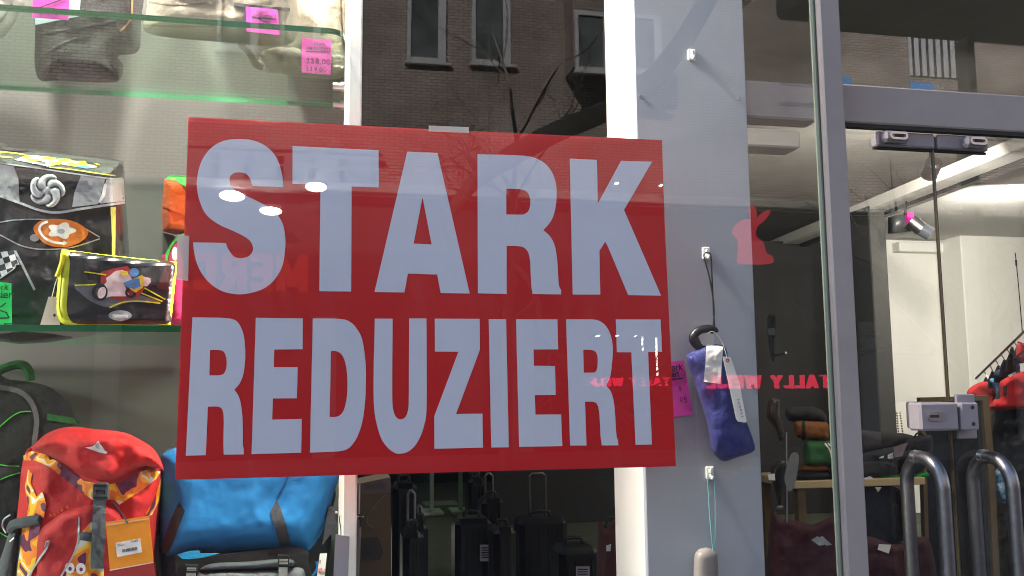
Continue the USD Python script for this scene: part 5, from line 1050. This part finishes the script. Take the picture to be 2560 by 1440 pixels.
part(hv, 'hook', tube([w1(1932, 890, 2.2), w1(1965, 882, 2.1)], .006, 8), m_chrome); part(hv, 'label', prism([(1920, 820), (1938, 820), (1938, 838), (1921, 838)], 2.16, .002), m_greywall)
mg, ms = fold('maroon_bag', 'large maroon bag at the bottom behind the side glass', [(1925, 1310), (1960, 1296), (2030, 1310), (2110, 1320), (2120, 1700), (1925, 1700)], mar, 2.8, .12)
for o in ([(2028, 1350), (2044, 1340), (2062, 1362), (2048, 1364)], [(2042, 1346), (2056, 1340), (2080, 1362), (2066, 1364)]): part(mg, 'pale_stripe', patch(ms, o, .004, 4), m_panel)
lbx = thing('light_box', 'cream light box under the transom bar behind the side glass', 'light box', w1(1930, 340, 1.6)); part(lbx, 'body', cbox(w1(1850, 362, 1.6), w1(2000, 326, 1.6) + [0, .12, 0], .006), m_wall)
single('wall_picture', prism([(2112, 690), (2168, 690), (2172, 770), (2116, 770)], 8.2, .03), surf('beige_board', (.42, .33, .2), .7), 'beige board on the dark wall left of the grey column', 'wall board')

# ------------------------------------------------------------ seen under the poster: suitcases, box, trolley handles
YX = .75
cb = thing('cardboard_box', 'tall brown paper carton standing right of the white upright', 'carton', w1(935, 1330, YX))
m_card = surf('brown_carton', (.05, .032, .015), .8, .1, 10)
part(cb, 'front', prism([(893, 1212), (976, 1194), (978, 1440), (980, 1800), (893, 1800)], YX, .16), m_card)
part(cb, 'pale_top', prism([(893, 1210), (976, 1193), (978, 1232), (893, 1236)], YX - .001, .0008), surf('grey_card_strip', (.06, .048, .046), .8, .05))
part(cb, 'lettering', lettering('Altona', (966, 1220), 14, Flat(YX - .001), -4, .0006, True, mirror=True, sx=.9), m_ink)
part(cb, 'crack', ptube([(962, 1238), (925, 1280), (918, 1300), (922, 1314), (934, 1318)], YX - .002, .0006), m_creamd)
part(cb, 'lid_dark', prism([(900, 1345), (945, 1342), (958, 1380), (950, 1400), (905, 1402)], YX - .002, .0008), m_blackc)
tp_ = thing('trekking_pole', 'thin black adjustable pole with ring clamp beside the white upright', 'pole', w1(899, 1360, .5))
part(tp_, 'upper_tube', tube([w1(899, 1210, .5), w1(898, 1285, .5)], .0016, 8), m_chrome, True)
part(tp_, 'lower_tube', tube([w1(899, 1296, .5), w1(892, 1440, .5), w1(884, 1620, .5)], .0052, 10), surf('grey_pole', (.12, .12, .125), .4, .1), True)
part(tp_, 'clamp', tube([w1(901, 1292, .5), w1(901, 1316, .5)], .0058, 10), m_black, 40); part(tp_, 'ring', tube([w1(893, 1291, .5), w1(901, 1297, .496), w1(909, 1291, .5)], .0018, 6), m_silver, True)
def suitcase(label, x0, x1, ytop, y, m, handle=None, ribs=4, bottom=0.03, tagged=None):
    a, b = w1(x0, ytop, y), w1(x1, ytop, y)
    t = thing('suitcase', label, 'suitcase', ((a[0] + b[0]) / 2, y + .12, 0.008))
    part(t, 'shell', cbox((a[0], y, bottom), (b[0], y + .26, a[2]), .035), m, 30)
    for k in range(ribs):
        x = a[0] + (b[0] - a[0]) * (k + 1) / (ribs + 1); part(t, 'rib', cbox((x - .008, y - .008, bottom + .06), (x + .008, y - .0005, a[2] - .06), .004), m)
    part(t, 'carry_handle', tube(smooth_line([(a[0] + (b[0] - a[0]) * .3, y + .13, a[2] + .001), (a[0] + (b[0] - a[0]) * .33, y + .13, a[2] + .035), (a[0] + (b[0] - a[0]) * .67, y + .13, a[2] + .035), (a[0] + (b[0] - a[0]) * .7, y + .13, a[2] + .001)], 4), .011, 8), m_black, True)
    for x in (a[0] + .06, b[0] - .06): part(t, 'wheel', tube([(x - .015, y + .05, .035), (x + .015, y + .05, .035)], .026, 12), m_black, 40)
    if handle:
        zt = w1((x0 + x1) / 2, handle, y)[2]; xm = (a[0] + b[0]) / 2; w_ = (b[0] - a[0]) * .17
        part(t, 'trolley_handle', tube([(xm - w_, y + .2, a[2]), (xm - w_, y + .2, zt - .02), (xm - w_ + .02, y + .2, zt), (xm + w_ - .02, y + .2, zt), (xm + w_, y + .2, zt - .02), (xm + w_, y + .2, a[2])], .011, 8), m_handle, 40)
    if tagged:
        o, tx = tagged; g = part(t, 'price_sheet', prism(o, y - .012, .002), surf('mauve_sheet_%d' % x0, (.30, .28, .36), .6))
        for k in range(5): part(g, 'print_line', prism([(o[0][0] + 4, o[0][1] + 6 + k * 6), (o[1][0] - 4, o[0][1] + 6 + k * 6), (o[1][0] - 5, o[0][1] + 9 + k * 6), (o[0][0] + 4, o[0][1] + 9 + k * 6)], y - .0135, .001), m_ink)
    return t
m_case = surf('black_shell', (.005, .0055, .007), .3, .3, 30, coat=.3)
m_case2 = surf('brown_black_shell', (.009, .006, .005), .28, .3, 30, coat=.3)
suitcase('black ribbed suitcase beside the floor aisle with a printed price sheet', 1139, 1232, 1300, 4.6, m_case, None, 5, tagged=([(1200, 1362), (1228, 1362), (1228, 1403), (1200, 1403)], 0))
suitcase('tall dark suitcase behind the ribbed one with trolley handle', 1172, 1216, 1196, 5.6, m_case, 1150)
suitcase('glossy dark brown suitcase under the right half of the poster', 1205, 1262, 1248, 5.2, m_case2, 1190, 3)
suitcase('dark suitcase with a looping cord to the right of the ribbed one', 1236, 1292, 1322, 4.2, m_case2, None, 2)
suitcase('low black suitcase in the middle of the dark row', 1300, 1420, 1300, 4.8, m_case, 1190, 4)
suitcase('wide dark suitcase at the front right under the poster', 1400, 1500, 1372, 3.6, m_case, None, 4, tagged=([(1440, 1416), (1474, 1416), (1474, 1450), (1440, 1450)], 0))
suitcase('black suitcase left of the floor aisle', 982, 1046, 1210, 4.4, m_case, None, 3)
suitcase('black narrow suitcase with two poles at the left of the aisle', 1008, 1062, 1330, 3.2, m_case, 1236, 2)
suitcase('black suitcase with short trolley handle beside the aisle', 1040, 1072, 1310, 3.8, m_case, 1272, 1)
rdb = thing('red_shopping_bag', 'dark red bag with a white tag half hidden by the pillar', 'bag', w1(1520, 1390, 2.4))
srb = Soft([(1495, 1330), (1515, 1318), (1560, 1318), (1570, 1700), (1493, 1700)], 2.4, .08, R=20, wr=.008, step=6); part(rdb, 'body', srb.mesh(), cloth('deep_red_cloth', (.045, .003, .004), .15), 50)
part(rdb, 'handle', ptube([(1512, 1322), (1518, 1300), (1530, 1292), (1550, 1300)], 2.38, .006), m_blackc); part(rdb, 'white_tag', patch(srb, [(1515, 1364), (1528, 1360), (1526, 1378), (1516, 1378)], .004, 4), m_panel)
for i, (x, lab) in enumerate(((1080, 'left of two pale green metal stands deep in the shop'), (1152, 'right of two pale green metal stands deep in the shop'))):
    y = 9.4; p = w1(x, 1270, y); zt = w1(x, 1170, y)[2]
    t = thing('garment_stand', lab, 'display stand', (p[0], y, 0.006)); ms_ = surf('pale_green_metal_%d' % i, (.42, .55, .42), .5)
    part(t, 'post', cbox((p[0] - .025, y, .03), (p[0] + .025, y + .05, 1.3), .005), ms_); part(t, 'foot', cbox((p[0] - .13, y - .15, .007), (p[0] + .13, y + .25, .05), .01), ms_)
    part(t, 'crossbar', cbox((p[0] - .3, y, .62), (p[0] - .026, y + .04, .66), .005), ms_)
dbg = thing('low_plinth', 'grey green display plinth between the pale stands', 'plinth', w1(1110, 1262, 10.2)); part(dbg, 'body', cbox(w1(1062, 1272, 10.2), w1(1150, 1262, 10.2) + [0, .5, 0], .01), surf('plinth_green', (.2, .25, .18), .6)); part(dbg, 'toe', cbox(w1(1066, 1279, 10.25), w1(1146, 1273, 10.25) + [0, .4, 0], .003), m_shadowgap)
